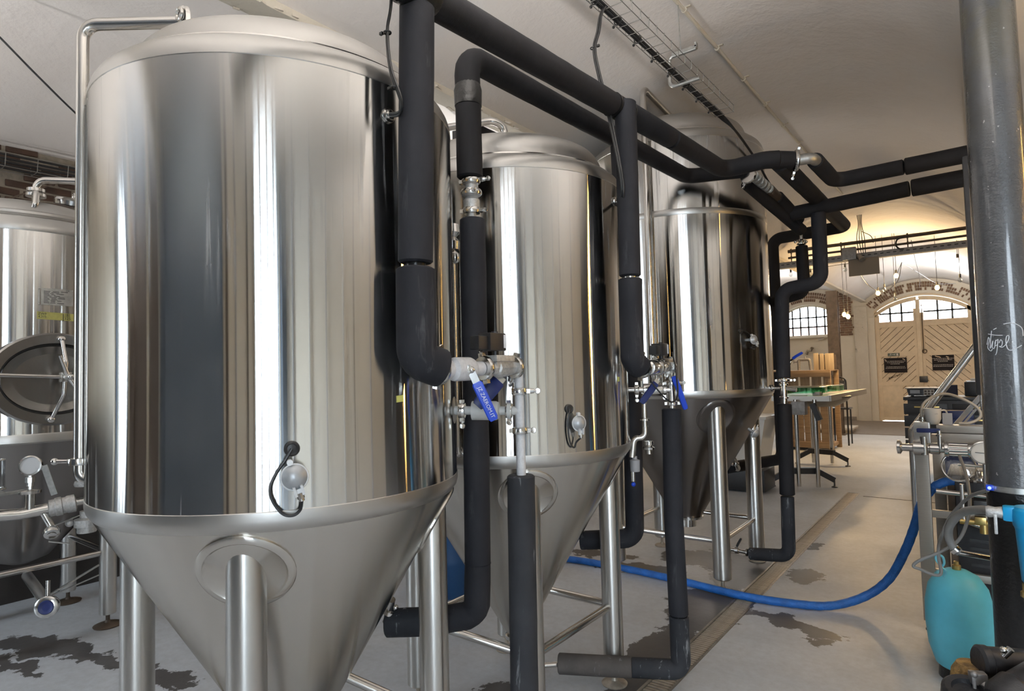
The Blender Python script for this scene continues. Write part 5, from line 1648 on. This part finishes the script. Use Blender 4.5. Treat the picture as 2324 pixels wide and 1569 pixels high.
for z, y in ((.72, 4.62), (.36, 4.62), (.50, 5.35)):
    part('cross_rail', MB().box((.10, y, z), (.86, .03, .045), bev=.003), M['alubar'], rk)
part('cross_rail', MB().cyl((-.28, 4.60, .86), (.5, 4.60, .83), .016), M['tube'], rk)
part('top_stand', MB().box((-.205, 4.66, 1.30), (.05, .035, .07)), M['greyplastic'], rk)
pu = thing('dark_filler_box', 'added dark box standing in for shaded equipment inside the filling rack', 'cabinet', (.13, 5.0, 0))  # dark box added to give the rack its shaded interior
part('body', MB().box((.14, 4.98, .52), (.74, .50, .86), bev=.012), M['rust'], pu)
part('added_box_front', MB().box((.14, 4.725, .56), (.66, .02, .70), bev=.006), M['machine'], pu)
for k in range(5):
    part('added_box_vent', MB().box((.0, 4.712, .36 + k * .05), (.26, .006, .018)), M['black'], pu)
for sx in (-.18, .46):
    for sy in (4.8, 5.16):
        part('foot', MB().cyl((sx, sy, 0), (sx, sy, .10), .025), M['black'], pu)  # feet of the added dark box
mf = thing('pipe_manifold', 'horizontal steel pipe with end cap and ribbed filter on the front of the rack', 'pipe', (-.3, 4.55, 1.08))
part('pipe', MB().cyl((-.47, 4.55, 1.127), (.25, 4.55, 1.127), .024).lathe([(.024, 0), (.042, .004), (.042, .02), (.026, .03)], (-.47, 4.55, 1.127), (1, 0, 0), 24).lathe([(.024, 0), (.046, .006), (.046, .06), (.03, .07)], (-.385, 4.55, 1.127), (1, 0, 0), 24).lathe([(.024, 0), (.034, .006), (.034, .05), (.024, .056)], (-.30, 4.55, 1.127), (1, 0, 0), 24), M['tube'], mf)
part('ribbed_filter', MB().cyl((-.205, 4.545, 1.127), (-.105, 4.545, 1.127), .036).lathe([(.03, 0), (.048, .004), (.048, .02), (.03, .024)], (-.225, 4.545, 1.127), (1, 0, 0), 24).lathe([(.03, 0), (.048, .004), (.048, .03), (.03, .034)], (-.11, 4.545, 1.127), (1, 0, 0), 24), M['fitting'], mf)
for k in range(5):
    a = -PI / 2 + (k - 2) * .5
    part('rib', MB().cyl((-.20, 4.545 + .038 * math.sin(a) * 1, 1.127 + .038 * math.cos(a)), (-.11, 4.545 + .038 * math.sin(a), 1.127 + .038 * math.cos(a)), .005, seg=8), M['tube'], mf)
part('valve_stub', MB().cyl((-.325, 4.53, 1.09), (-.325, 4.53, 1.20), .02).cyl((-.245, 4.53, 1.13), (-.245, 4.53, 1.24), .012).lathe([(.012, 0), (.02, .004), (.02, .014), (.012, .018)], (-.245, 4.53, 1.20), seg=14), M['fitting'], mf)
ga = thing('pressure_gauge', 'round white pressure gauge half hidden by the grey column', 'gauge', (-.04, 4.5, 1.06))
part('case', MB().lathe([(.001, -.02), (.06, -.02), (.066, -.01), (.066, .012), (.060, .014), (.058, .008), (.001, .008)], (-.035, 4.48, 1.123), (0, -1, .05), 36), M['fitting'], ga)
part('dial', MB().lathe([(.001, .0085), (.058, .0085), (.058, .0095), (.001, .0095)], (-.035, 4.48, 1.123), (0, -1, .05), 36), M['porcelain'], ga)
part('needle', MB().bar((-.075, 4.469, 1.125), (-.03, 4.469, 1.122), .003, .002, (0, 1, 0)), M['darkprint'], ga)
part('stem', MB().cyl((-.035, 4.49, 1.06), (-.035, 4.49, .93), .010), M['fitting'], ga)
pr = thing('pressure_regulator', 'round steel bowl and dome hanging under the rack', 'fitting', (-.12, 4.6, .95))
part('bowl', MB().torus((-.16, 4.58, 1.02), (0, -1, .3), .085, .006, 30), M['fitting'], pr)
part('bowl_face', MB().lathe([(.001, .02), (.05, .014), (.085, 0)], (-.16, 4.585, 1.02), (0, -1, .3), 30), M['clear'], pr)
part('dome', MB().lathe([(.052, 0), (.05, .012), (.03, .028), (.022, .05), (.014, .055), (.001, .056)], (-.06, 4.56, .955), seg=24), M['fitting'], pr)
part('bar', MB().cyl((-.16, 4.5, 1.045), (.2, 4.5, 1.035), .008), M['tube'], pr)
sv = thing('solenoid_valve', 'black solenoid valve on pipes low in the rack', 'valve', (-.05, 4.58, .7))
part('coil', MB().box((-.055, 4.61, .785), (.09, .07, .085), bev=.006), M['black'], sv)
part('body', MB().cyl((-.17, 4.57, .70), (.1, 4.57, .70), .018).cyl((-.055, 4.57, .70), (-.055, 4.57, .64), .022).box((-.07, 4.57, .715), (.055, .055, .045), bev=.006), M['brass'], sv)
part('pipe', MB().tube([(-.15, 4.57, .92), (-.15, 4.57, .70), (-.02, 4.57, .66)], .012, .03), M['tube'], sv)

rl = thing('hand_rail', 'bent stainless tube rising diagonally to the right behind the rack', 'rail', (-.40, 4.95, .9))
part('tube', MB().tube([(-.418, 4.95, .62), (-.418, 4.95, 1.20), (-.05, 4.95, 1.745), (.10, 4.95, 1.95)], .023, .06), M['tube'], rl)
rl = thing('hand_rail', 'shorter flat double bar leaning to the right behind the cup', 'rail', (-.19, 5.0, 1.2))
part('bar', MB().bar((-.19, 5.0, 1.22), (-.02, 5.0, 1.45), .028, .03, (0, 1, 0)).bar((-.155, 5.0, 1.22), (.015, 5.0, 1.45), .012, .03, (0, 1, 0)), M['tube'], rl)

cu = thing('cup', 'white porcelain cup with small print standing on the rack', 'cup', (-.279, 4.645, 1.268))
part('body', MB().lathe([(.001, 1.267), (.026, 1.267), (.032, 1.272), (.043, 1.30), (.047, 1.366), (.0445, 1.366), (.040, 1.302), (.028, 1.276), (.001, 1.274)], (-.279, 4.645, 0), seg=36), M['porcelain'], cu)
part('handle', MB().tube(spline([(-.238, 4.667, 1.352), (-.216, 4.682, 1.352), (-.208, 4.688, 1.332), (-.218, 4.68, 1.312), (-.242, 4.665, 1.303)], 6), .0052, seg=8), M['porcelain'], cu)
text_part('lettering', 'caffe', .011, frame((-.258, 4.6035, 1.335), (1, .45, 0), (0, 0, 1)), M['greyplastic'], cu)
single('clear_tube', 'clear plastic tube arching over the white cup', 'tube', MB().tube(spline([(-.335, 4.64, 1.27), (-.335, 4.645, 1.36), (-.31, 4.66, 1.41), (-.25, 4.68, 1.448), (-.19, 4.69, 1.452), (-.11, 4.69, 1.415), (-.055, 4.69, 1.37), (-.04, 4.69, 1.33), (-.055, 4.68, 1.30), (-.10, 4.66, 1.278), (-.15, 4.655, 1.276)], 8), .0085, seg=12), M['palehose'])
single('hose_tail', 'steel hose barb at the left end of the clear tube', 'fitting', MB().lathe([(.009, 0), (.014, .004), (.012, .03), (.016, .034), (.016, .05), (.009, .054)], (-.335, 4.64, 1.262), seg=14), M['fitting'])

# blue hose across the floor
hp = [(-3.3, 4.40, .03), (-2.95, 4.551, .03), (-2.458, 4.585, .03), (-1.989, 4.558, .03), (-1.466, 4.49, .03), (-1.125, 4.53, .03), (-.90, 4.62, .035), (-.72, 4.76, .09), (-.58, 4.80, .22), (-.48, 4.78, .42), (-.415, 4.74, .60), (-.37, 4.72, .75), (-.315, 4.72, .845), (-.25, 4.74, .895), (-.19, 4.75, .905)]
hs = thing('suction_hose', 'blue spiral suction hose crossing the floor and drain up to the rack', 'hose', (-1.4, 4.5, 0))
pp = spline(hp, 14)
part('hose', MB().tube(pp, [.0275 * (1 + .02 * math.sin(i * 1.3) + random.uniform(-.018, .018)) for i in range(len(pp))], seg=16), M['hose'], hs)
part('hose_end', MB().cyl((-.20, 4.75, .905), (-.02, 4.76, .91), .019).lathe([(.019, 0), (.036, .004), (.036, .02), (.019, .024)], (-.10, 4.755, .908), (1, 0, 0), 20), M['fitting'], hs)
single('hose_end', 'short blue hose end on the floor behind the scratched pipe', 'hose', MB().tube([(-1.70, 2.36, .03), (-1.63, 2.45, .03)], .024), M['hose'])

# ------------------------------------------------------------------ middle distance: beam, cable pipes, sign plate
YM = 11.0
bm_ = thing('strut_channel', 'perforated grey strut channel hung across the hall with a pale lower edge', 'channel', (-1.3, YM, 3.3))
part('channel', MB().box((.72, YM, 3.36), (7.1, .06, .10), bev=.004), M['machinegrey'], bm_)
part('lower_lip', MB().box((.72, YM - .02, 3.305), (7.1, .08, .012)), M['beam'], bm_)
sl = None
for k in range(34):
    x = -2.72 + k * .085
    if sl is None:
        sl = part('slot', MB().box((x, YM - .031, 3.365), (.045, .004, .014)), M['black'], bm_)
        x0_ = x
    else:
        part_like(sl, bm_, (x - x0_, 0, 0))
for k, (z, r, nm, lb) in enumerate(((3.585, .028, 'heating_pipe', 'upper dark pipe across the hall above the strut channel'), (3.475, .018, 'heating_pipe', 'thin lower dark pipe across the hall above the strut channel'))):
    o = thing(nm, lb, 'pipe', (-1.3, YM, z), 'dark pipes across the hall')
    part('tube', MB().tube([(-2.55 + .486 * j, YM, z + .004 * math.sin(j * 1.3)) for j in range(6)], r, seg=12), M['rust'], o)
    for x in (-2.5, -1.75, -.85):
        part('pipe_clip', MB().lathe([(r, -.012), (r * 1.5, -.01), (r * 1.5, .01), (r, .012)], (x, YM, z), (1, 0, 0), 14).cyl((x, YM, z), (x, YM, 3.40), .008), M['rust'], o)
hw = thing('hanging_wires', 'bundle of dark wires hanging from the ceiling to the strut channel', 'wire', (-1.5, YM, 3.4))
for k in range(4):
    part('wire', MB().tube(spline([(-1.50 + .02 * k, YM - .02, vault_z(-1.5)), (-1.49 + .015 * k, YM - .02, 3.85), (-1.52 + .035 * k, YM - .03, 3.65), (-1.50 + .03 * k, YM - .03, 3.40)], 5), .006, seg=6), M['rubber'], hw)
part('wire', MB().tube(spline([(-1.45, YM, 3.75), (-1.33, YM, 3.66), (-1.30, YM, 3.55)], 5), .006, seg=6), M['rubber'], hw)
cl2 = thing('cable_loop', 'black cable loop hooked over the thin pipe', 'cable', (-.95, YM, 3.45))
part('cable', MB().tube(spline([(-.90, YM - .03, 3.57), (-.98, YM - .04, 3.54), (-1.0, YM - .04, 3.46), (-.96, YM - .03, 3.40), (-.90, YM - .02, 3.385)], 6), .012, seg=8), M['rubber'], cl2)
jb = thing('junction_box', 'grey metal box on the strut channel', 'box', (-1.62, YM - .06, 3.33))
part('body', MB().box((-1.63, YM - .06, 3.41), (.20, .10, .20), bev=.012), M['machinegrey'], jb)
part('spot_head', MB().cyl((-1.50, YM - .1, 3.36), (-1.44, YM - .16, 3.28), .03, .045).sphere((-1.50, YM - .1, 3.37), .028), M['machinegrey'], jb)
sp = thing('hanging_plate', 'plain grey rectangular plate hanging below the strut channel', 'plate', (-1.44, YM - .05, 3.05))
part('plate', MB().box((-1.44, YM - .05, 3.185), (.42, .03, .27), bev=.004), M['tan'], sp)
for x in (-1.6, -1.3):
    part('hook', MB().cyl((x, YM - .05, 3.30), (x, YM - .02, 3.34), .006), M['wire'], sp)
part('slot', MB().box((-1.44, YM - .067, 3.29), (.05, .004, .014), bev=.001), M['black'], sp)

# string lights
for lb, pts in (('string light cable looping from the grey plate to the far door', [(-1.55, 11.2, 3.15), (-1.5, 12.0, 2.98), (-1.42, 13.0, 2.98), (-1.25, 13.6, 3.2), (-1.18, 13.8, 3.58)]),
                ('string light cable fanning down on the right of the far door', [(-1.18, 13.8, 3.58), (-1.0, 15.0, 3.50), (-.75, 16.0, 3.36), (-.45, 17.0, 3.42)]),
                ('string light cable along the top left of the hall', [(-2.72, 12.6, 3.50), (-2.6, 12.8, 3.50), (-2.1, 13.0, 3.56), (-1.6, 13.3, 3.60)]),
                ('long string light cable from the ceiling to the middle of the door arch', [(-.95, 13.0, 3.85), (-.95, 13.6, 3.6), (-1.02, 15.5, 3.45), (-1.2, 18.0, 3.5)]),
                ('string light cable down the left of the hanging bulbs', [(-1.18, 13.8, 3.58), (-1.32, 14.6, 3.52), (-1.5, 16.0, 3.52), (-1.9, 18.5, 3.5)])):
    single('string_light_cable', lb, 'cable', MB().tube(spline(pts, 8), .006, seg=5), M['rubber'], group='string light cables')


def bulb(x, y, z, lit, label, cord, r=.038):
    t = thing('light_bulb', label, 'bulb', (x, y, z), 'hanging bulbs by the far door')
    part('glass', MB().lathe([(.001, -r * 1.0), (r * .6, -r * .82), (r, -.0), (r * .8, r * .8), (r * .42, r * 1.35), (.001, r * 1.4)], (x, y, z), seg=18), M['bulb_on'] if lit else M['clear'], t)
    part('socket', MB().cyl((x, y, z + r * 1.25), (x, y, z + r * 2.9), r * .45), M['black'], t)
    part('cord', MB().cyl((x, y, z + r * 2.8), (x, y, vault_z(x) + .02), .004, seg=6), M['rubber'], t)
    if lit:
        lamp((x, y - .06, z - .06), 40, (1.0, .66, .30), .04)


bulb(-1.504, 13, 2.95, True, 'lit bulb above the left door leaf', .45)
bulb(-1.207, 13, 3.235, True, 'lit bulb hanging highest, below the cable fan', .30)
bulb(-.61, 13, 2.955, True, 'lit bulb above the right door leaf', .5)
bulb(-2.074, 13, 2.60, True, 'lit bulb of the pair before the brick pier, left and higher', 1.0)
bulb(-2.010, 13, 2.555, True, 'lit bulb of the pair before the brick pier, right and lower', 1.05)
for x, z, lb in ((-2.98, 3.47, 'unlit bulb at the far left under the strut channel'), (-2.62, 3.43, 'unlit bulb left of the short pipe drop'), (-2.02, 3.45, 'unlit bulb right of the pipe loop before the hanging plate'), (-1.40, 3.0, 'unlit bulb near the middle of the door top'), (-1.24, 2.82, 'unlit bulb low over the meeting of the door leaves'), (-.30, 3.40, 'unlit bulb beside the grey column, upper one'), (-.28, 3.05, 'unlit bulb beside the grey column, lower one')):
    bulb(x, 13, z, False, lb, .18)
# warm lamp hanging in the next bay to the right, seen as yellow streaks on the tanks
wl = thing('pendant_lamp', 'warm pendant lamp in the bay right of the column', 'lamp', (1.25, 3.9, 1.4))
part('bulb', MB().lathe([(.001, -.8), (.024, -.79), (.024, .79), (.001, .8)], (1.25, 3.9, 2.2), seg=16), M['lamp_on'], wl)
part('cord', MB().cyl((1.25, 3.9, 3.0), (1.25, 3.9, vault_z(1.25) + .02), .006, seg=6), M['rubber'], wl)

# brown steel post below the vault spring
ps = thing('steel_post', 'brown steel H post standing before the far brick pier', 'post', (-2.86, 16.4, 0))
part('web', MB().box((-2.86, 16.4, 1.72), (.012, .18, 3.44)), M['rust'], ps)
for s in (-1, 1):
    part('flange', MB().box((-2.86, 16.4 + s * .095, 1.72), (.24, .014, 3.44)), M['rust'], ps)
part('base', MB().box((-2.86, 16.4, .01), (.34, .34, .02)), M['rust'], ps)
pt_ = thing('white_slab', 'low pale wooden slab on the floor behind the brown post', 'slab', (-3.1, 17.1, 0))
for k in range(4):
    part('plank', MB().box((-3.15, 16.72 + k * .22, .11), (1.1, .20, .05), bev=.006), M['slabwood'], pt_)
for x in (-3.6, -3.15, -2.7):
    part('bearer', MB().box((x, 17.05, .045), (.10, .86, .08)), M['pale_wood'], pt_)
ch = thing('chair_frame', 'black tubular chair frame standing behind the conveyor table', 'chair', (-2.5, 14.2, 0))
part('back', MB().tube([(-2.62, 14.2, 0), (-2.62, 14.2, 1.40), (-2.30, 14.2, 1.40), (-2.30, 14.2, 0)], .016, .10, seg=10), M['blackpaint'], ch)
part('seat', MB().box((-2.46, 14.4, .75), (.40, .40, .03), bev=.01), M['blackpaint'], ch)
part('backrest', MB().box((-2.46, 14.21, 1.24), (.28, .02, .2), bev=.008), M['black'], ch)
for x in (-2.62, -2.30):
    part('leg', MB().cyl((x, 14.6, 0), (x, 14.58, .75), .014), M['blackpaint'], ch)

# accumulating conveyor table with green guides
cv = thing('conveyor_table', 'stainless bottle conveyor table with green guides and black tripod feet', 'conveyor', (-2.0, 10.4, 0))
tz = 1.215
part('table_top', MB().prism([(-2.42, 9.15, tz), (-1.70, 9.15, tz), (-1.62, 11.6, tz), (-2.42, 11.6, tz)], (0, 0, .02)), M['tablesteel'], cv)
part('front_tray', MB().prism([(-2.42, 9.10, tz - .045), (-1.68, 9.10, tz - .045), (-1.68, 9.16, tz - .045), (-2.42, 9.16, tz - .045)], (0, 0, .07)), M['alubar'], cv)
part('side_tray', MB().prism([(-1.71, 9.12, tz - .045), (-1.66, 9.12, tz - .045), (-1.58, 11.6, tz - .045), (-1.63, 11.6, tz - .045)], (0, 0, .08)), M['alubar'], cv)
part('dish', MB().lathe([(.001, -.16), (.22, -.15), (.34, -.09), (.42, -.02), (.42, 0)], (-1.98, 10.0, tz - .01), seg=40), M['tablesteel'], cv, 'turning dish under the table')
for pts in ([(-2.40, 9.4, 0), (-2.0, 9.35, 0), (-1.83, 9.6, 0), (-1.86, 10.1, 0)], [(-2.4, 9.9, 0), (-2.0, 9.9, 0), (-1.75, 10.5, 0), (-1.9, 11.2, 0)]):
    q = spline(pts, 6)
    mb = MB()
    for a, b in zip(q, q[1:]):
        n = (b - a).cross(V((0, 0, 1))).normalized() * .004
        mb.prism([a + V((0, 0, tz + .05)) - n, b + V((0, 0, tz + .05)) - n, b + V((0, 0, tz + .13)) - n, a + V((0, 0, tz + .13)) - n], n * 2)
    part('green_guide', mb, M['green_clear'], cv)
    part('guide_rail', MB().tube([p + V((0, 0, tz + .135)) for p in q], .007, seg=8), M['tube'], cv)
part('scraper', MB().box((-2.08, 9.2, tz + .01), (.22, .03, .05), bev=.004), M['slabwood'], cv)
part('guide_block', MB().box((-1.9, 9.5, tz + .045), (.10, .2, .05), bev=.01), M['slabwood'], cv)
for (lx, ly) in ((-2.09, 9.03), (-1.862, 9.09), (-2.38, 11.35), (-2.11, 11.42)):
    part('leg', MB().cyl((lx, ly, .02), (lx, ly, tz - .02), .028), M['tube'], cv)
for (ax_, ay_, bx_, by_) in ((-2.42, 8.98, -1.70, 9.28), (-2.62, 11.28, -1.86, 11.3)):
    ft = part('tripod_foot', MB().bar((ax_, ay_, .10), (ax_ + .2, ay_ + .07, .22), .07, .07).bar((ax_ + .18, ay_ + .06, .22), (bx_ - .18, by_ - .06, .22), .09, .08).bar((bx_ - .2, by_ - .07, .22), (bx_, by_, .10), .07, .07), M['black'], cv)
    for px_, py_ in ((ax_, ay_), (bx_, by_)):
        part('glide', MB().cyl((px_, py_, .01), (px_, py_, .11), .01).lathe([(.001, 0), (.04, 0), (.04, .01), (.012, .022)], (px_, py_, 0), seg=16), M['black'], ft)
part('drive_motor', MB().lathe([(.001, .62), (.05, .63), (.055, .66), (.055, .80), (.05, .82), (.075, .83), (.078, .96), (.07, .97), (.05, .99), (.06, 1.0), (.06, 1.16), (.001, 1.17)], (-2.23, 9.0, 0), seg=24), M['machinegrey'], cv, 'grey drive motor hanging under the table')
part('gear_box', MB().box((-2.05, 9.06, 1.08), (.18, .16, .18), bev=.01), M['machinegrey'], cv)
part('switch_box', MB().bar((-1.88, 9.06, 1.14), (-1.80, 9.05, .92), .06, .07), M['black'], cv)

# wooden crate, boards and clamp behind the conveyor
cr_ = thing('wooden_crate', 'tall open wooden crate of pale planks behind the conveyor table', 'crate', (-2.85, 13.2, 0))
X0, X1, Y0 = -3.35, -2.42, 13.1
for x in (X0, X1):
    part('post', MB().box((x, Y0, .78), (.09, .07, 1.56), bev=.006), M['pine'], cr_)
    part('post', MB().box((x, Y0 + .8, .78), (.09, .07, 1.56), bev=.006), M['pine'], cr_)
for z, h in ((1.50, .13), (1.0, .10), (.12, .12)):
    part('rail', MB().box(((X0 + X1) / 2, Y0 - .045, z), (X1 - X0 + .1, .03, h), bev=.004), M['pine'], cr_)
for k in range(6):
    part('plank', MB().box((X0 + .1 + k * .147, Y0 - .02, .56), (.13, .022, .78), bev=.004), M['pine'], cr_)
for k in range(4):
    part('plank', MB().box((X0 + .12 + k * .22, Y0 + .8, 1.2), (.18, .022, .5), bev=.004), M['pale_wood'], cr_)
part('base', MB().box(((X0 + X1) / 2, Y0 + .4, .09), (X1 - X0, .8, .06)), M['pine'], cr_)
part('shelf', MB().box(((X0 + X1) / 2, Y0 + .4, 1.555), (X1 - X0 + .08, .86, .018)), M['pine'], cr_)
for k, (x, w, h, lb) in enumerate(((-2.70, .09, .34, 'narrow pale board leaning upright on the crate, leftmost of three'), (-2.60, .07, .33, 'narrow dark backed board leaning upright on the crate, middle of three'), (-2.47, .16, .33, 'wide pale panel leaning upright on the crate, rightmost of three'))):
    o = thing('leaning_board', lb, 'board', (x, 13.5, 1.56), 'boards leaning on the crate')
    part('face', MB().box((x, 13.5 + .04 * k, 1.565 + h / 2), (w, .02, h), bev=.003), M['pale_wood'], o)
    part('back', MB().box((x + w * .3, 13.53 + .04 * k, 1.565 + h * .46), (w * .8, .015, h * .9)), M['rust'], o)
gc = thing('bench_clamp', 'grey iron bench clamp on top of the crate', 'clamp', (-2.95, 13.3, 1.56))
part('frame', MB().tube([(-2.98, 13.3, 1.57), (-2.98, 13.3, 1.78), (-2.78, 13.3, 1.78), (-2.76, 13.3, 1.57)], .028, .03, seg=8), M['machinegrey'], gc)
part('screw', MB().cyl((-3.08, 13.3, 1.74), (-2.96, 13.3, 1.74), .012).cyl((-3.07, 13.3, 1.70), (-3.07, 13.3, 1.78), .008).cyl((-2.86, 13.3, 1.78), (-2.86, 13.3, 1.85), .012), M['machinegrey'], gc)
sp2 = thing('wall_spot', 'small steel double spot fitting on the wall below the far window', 'lamp', (-4.3, YF - .1, 2.1))
part('head', MB().cyl((-4.35, YF - .08, 2.02), (-4.30, YF - .14, 2.12), .05).cyl((-4.22, YF - .08, 2.12), (-4.18, YF - .14, 2.20), .05), M['fitting'], sp2)
part('arm', MB().cyl((-4.32, YF - .06, 2.08), (-4.20, YF, 2.14), .014), M['fitting'], sp2)
single('wall_lamp', 'small bright slanted lamp under the far window sill', 'lamp', MB().bar((-4.02, YF - .06, 2.44), (-3.86, YF - .06, 2.50), .05, .06), M['porcelain'])
wb = thing('white_bin', 'pale plastic bin standing behind the tall tank', 'bin', (-2.4, 8.4, 0))
part('body', MB().prism([(-3.1, 8.3, .30), (-2.42, 8.3, .30), (-2.30, 8.3, .98), (-3.2, 8.3, .98)], (0, .6, 0)), M['porcelain'], wb)
part('rim', MB().box((-2.75, 8.6, .99), (.95, .66, .04), bev=.01), M['porcelain'], wb)
part('dark_stand', MB().box((-2.75, 8.6, .16), (.8, .5, .28), bev=.01), M['black'], wb)

# black workbench with drawers, scale and boxes near the door
wk = thing('tool_bench', 'black tool bench on castors with drawers near the far door', 'bench', (-.45, 10.9, 0))
part('body', MB().box((-.42, 10.9, .74), (1.02, .6, .76), bev=.01), M['black'], wk)
part('worktop', MB().box((-.42, 10.9, 1.14), (1.12, .66, .05), bev=.008), M['black'], wk)
for r in range(4):
    for cidx in range(2):
        x = -.72 + cidx * .58
        d = part('drawer', MB().box((x, 10.592, .99 - r * .175), (.52, .02, .155), bev=.004), M['black'], wk)
        part('pull', MB().box((x + .02, 10.575, 1.02 - r * .175), (.30 if cidx == 0 and r == 0 else .13, .02, .022), bev=.003), M['brass'], d)
for x in (-.84, -.02):
    part('castor', MB().cyl((x, 10.64, .09), (x + .045, 10.64, .09), .09).box((x + .02, 10.66, .24), (.06, .1, .22)), M['black'], wk)
    part('castor', MB().cyl((x, 11.14, .09), (x + .045, 11.14, .09), .09).box((x + .02, 11.14, .24), (.06, .1, .22)), M['black'], wk)
sc_ = thing('bench_scale', 'small dark bench scale with keypad on the tool bench', 'scale', (-.73, 10.8, 1.165))
part('body', MB().prism([(-.92, 10.7, 1.18), (-.56, 10.7, 1.18), (-.52, 10.7, 1.27), (-.94, 10.7, 1.27)], (0, .3, 0)), M['machine'], sc_)
part('pan', MB().box((-.73, 10.85, 1.285), (.46, .38, .015), bev=.004), M['machinegrey'], sc_)
kp = part('keypad', MB().box((-.67, 10.69, 1.225), (.13, .02, .09), bev=.003), M['slabwood'], sc_)
for i in range(3):
    for j in range(2):
        part('key', MB().box((-.71 + i * .04, 10.677, 1.205 + j * .038), (.028, .006, .026), bev=.002), M['rust'], kp)
part('display', MB().box((-.84, 10.695, 1.235), (.12, .012, .05)), M['greyplastic'], sc_)
for x in (-.88, -.58):
    part('foot', MB().cyl((x, 10.78, 1.165), (x, 10.78, 1.185), .02), M['black'], sc_)
for x, y, w, h, m_, nm, lb, cat in ((-.56, 11.05, .34, .06, 'brick', 'red_case', 'flat red brown case lying behind the scale', 'case'), (-.42, 10.85, .16, .16, 'towel', 'dark_box', 'dark box beside the scale', 'box'), (-.12, 11.0, .28, .20, 'black', 'black_box', 'black box on the tool bench by the column', 'box')):
    single(nm, lb, cat, MB().box((x, y, 1.166 + h / 2), (w, .2, h), bev=.008), M[m_])
single('white_papers', 'crumpled white papers on the black box by the column', 'paper', MB().box((-.12, 10.98, 1.375), (.24, .18, .016), rz=.1).box((-.09, 10.98, 1.40), (.18, .14, .03), rz=-.15, bev=.01), M['porcelain'])
single('blue_crate', 'dark blue crate in front of the tool bench', 'crate', MB().box((-.33, 10.35, .94), (.34, .3, .12), bev=.01).box((-.33, 10.35, .45), (.36, .32, .88), bev=.01), M['darkblue'])

# posters and exit sign on the door
YP = YD - .045


def poster(x, z, w, h, lines, label, torn):
    t = thing('door_poster', label, 'poster', (x, YP, z), 'black posters on the far door')
    part('sheet', MB().box((x, YP, z), (w, .006, h)), M['poster'], t)
    for j, (dz, ww) in enumerate(lines):
        lm = MB()
        xx = x - ww / 2
        while xx < x + ww / 2 - .01:
            l = random.uniform(.02, .055)
            l = min(l, x + ww / 2 - xx)
            lm.box((xx + l / 2, YP - .004, z + dz), (l, .002, .013))
            xx += l + .009
        part('text_line', lm, M['postertext'], t, kind='stuff', sharp=None)
    for dx, dz, l in torn:
        part('tear', MB().bar((x + dx, YP - .004, z + dz), (x + dx + l, YP - .004, z + dz - .03), .003, .02), M['doorpaint'], t)
    return t


L5 = ((.115, .50), (.075, .41), (.035, .24), (-.045, .46), (-.085, .49))
poster(-2.055, 1.61, .56, .42, L5, 'black notice with five lines of small white text on the left door leaf', ((-.26, .17, .04), (.18, .18, .06)))
poster(-.93, 1.65, .50, .42, L5[:3] + ((-.06, .44), (-.1, .46)), 'black notice with torn top on the right door leaf', ((-.18, .19, .08), (-.10, .17, .05), (.07, .17, .06), (.10, .12, .03)))
ex = thing('exit_sign', 'small dark exit sign with running man, arrow and door above the left notice', 'sign', (-2.08, YP, 1.87))
part('plate', MB().box((-2.085, YP, 1.915), (.29, .008, .085)), M['exit'], ex)
part('running_man', MB().sphere((-2.155, YP - .006, 1.940), .010, (1, .3, 1), 10, 6).bar((-2.16, YP - .006, 1.93), (-2.17, YP - .006, 1.905), .003, .014, (1, 0, 0)).bar((-2.17, YP - .006, 1.907), (-2.145, YP - .006, 1.886), .003, .008, (1, 0, 0)).bar((-2.17, YP - .006, 1.907), (-2.20, YP - .006, 1.893), .003, .008, (1, 0, 0)).bar((-2.16, YP - .006, 1.928), (-2.135, YP - .006, 1.922), .003, .007, (1, 0, 0)).bar((-2.162, YP - .006, 1.928), (-2.185, YP - .006, 1.935), .003, .007, (1, 0, 0)), M['porcelain'], ex)
part('arrow', MB().box((-2.10, YP - .006, 1.914), (.06, .003, .010)).prism([(-2.075, YP - .006, 1.894), (-2.048, YP - .006, 1.914), (-2.075, YP - .006, 1.934)], (0, .003, 0)), M['porcelain'], ex)
part('door_mark', MB().box((-1.995, YP - .006, 1.914), (.045, .003, .062)), M['porcelain'], ex)
st = MB()
for k in range(40):
    a = random.random()
    st.box((-2.25 + a * .34 + random.uniform(-.03, .03), YD - .033, 1.22 + a * .15 + random.uniform(-.03, .03)), (random.uniform(.01, .035), .004, random.uniform(.006, .02)), rz=0)
part('chipped_paint', st, M['doorgap'], door, 'dark chipped paint below the left notice', 'stuff')
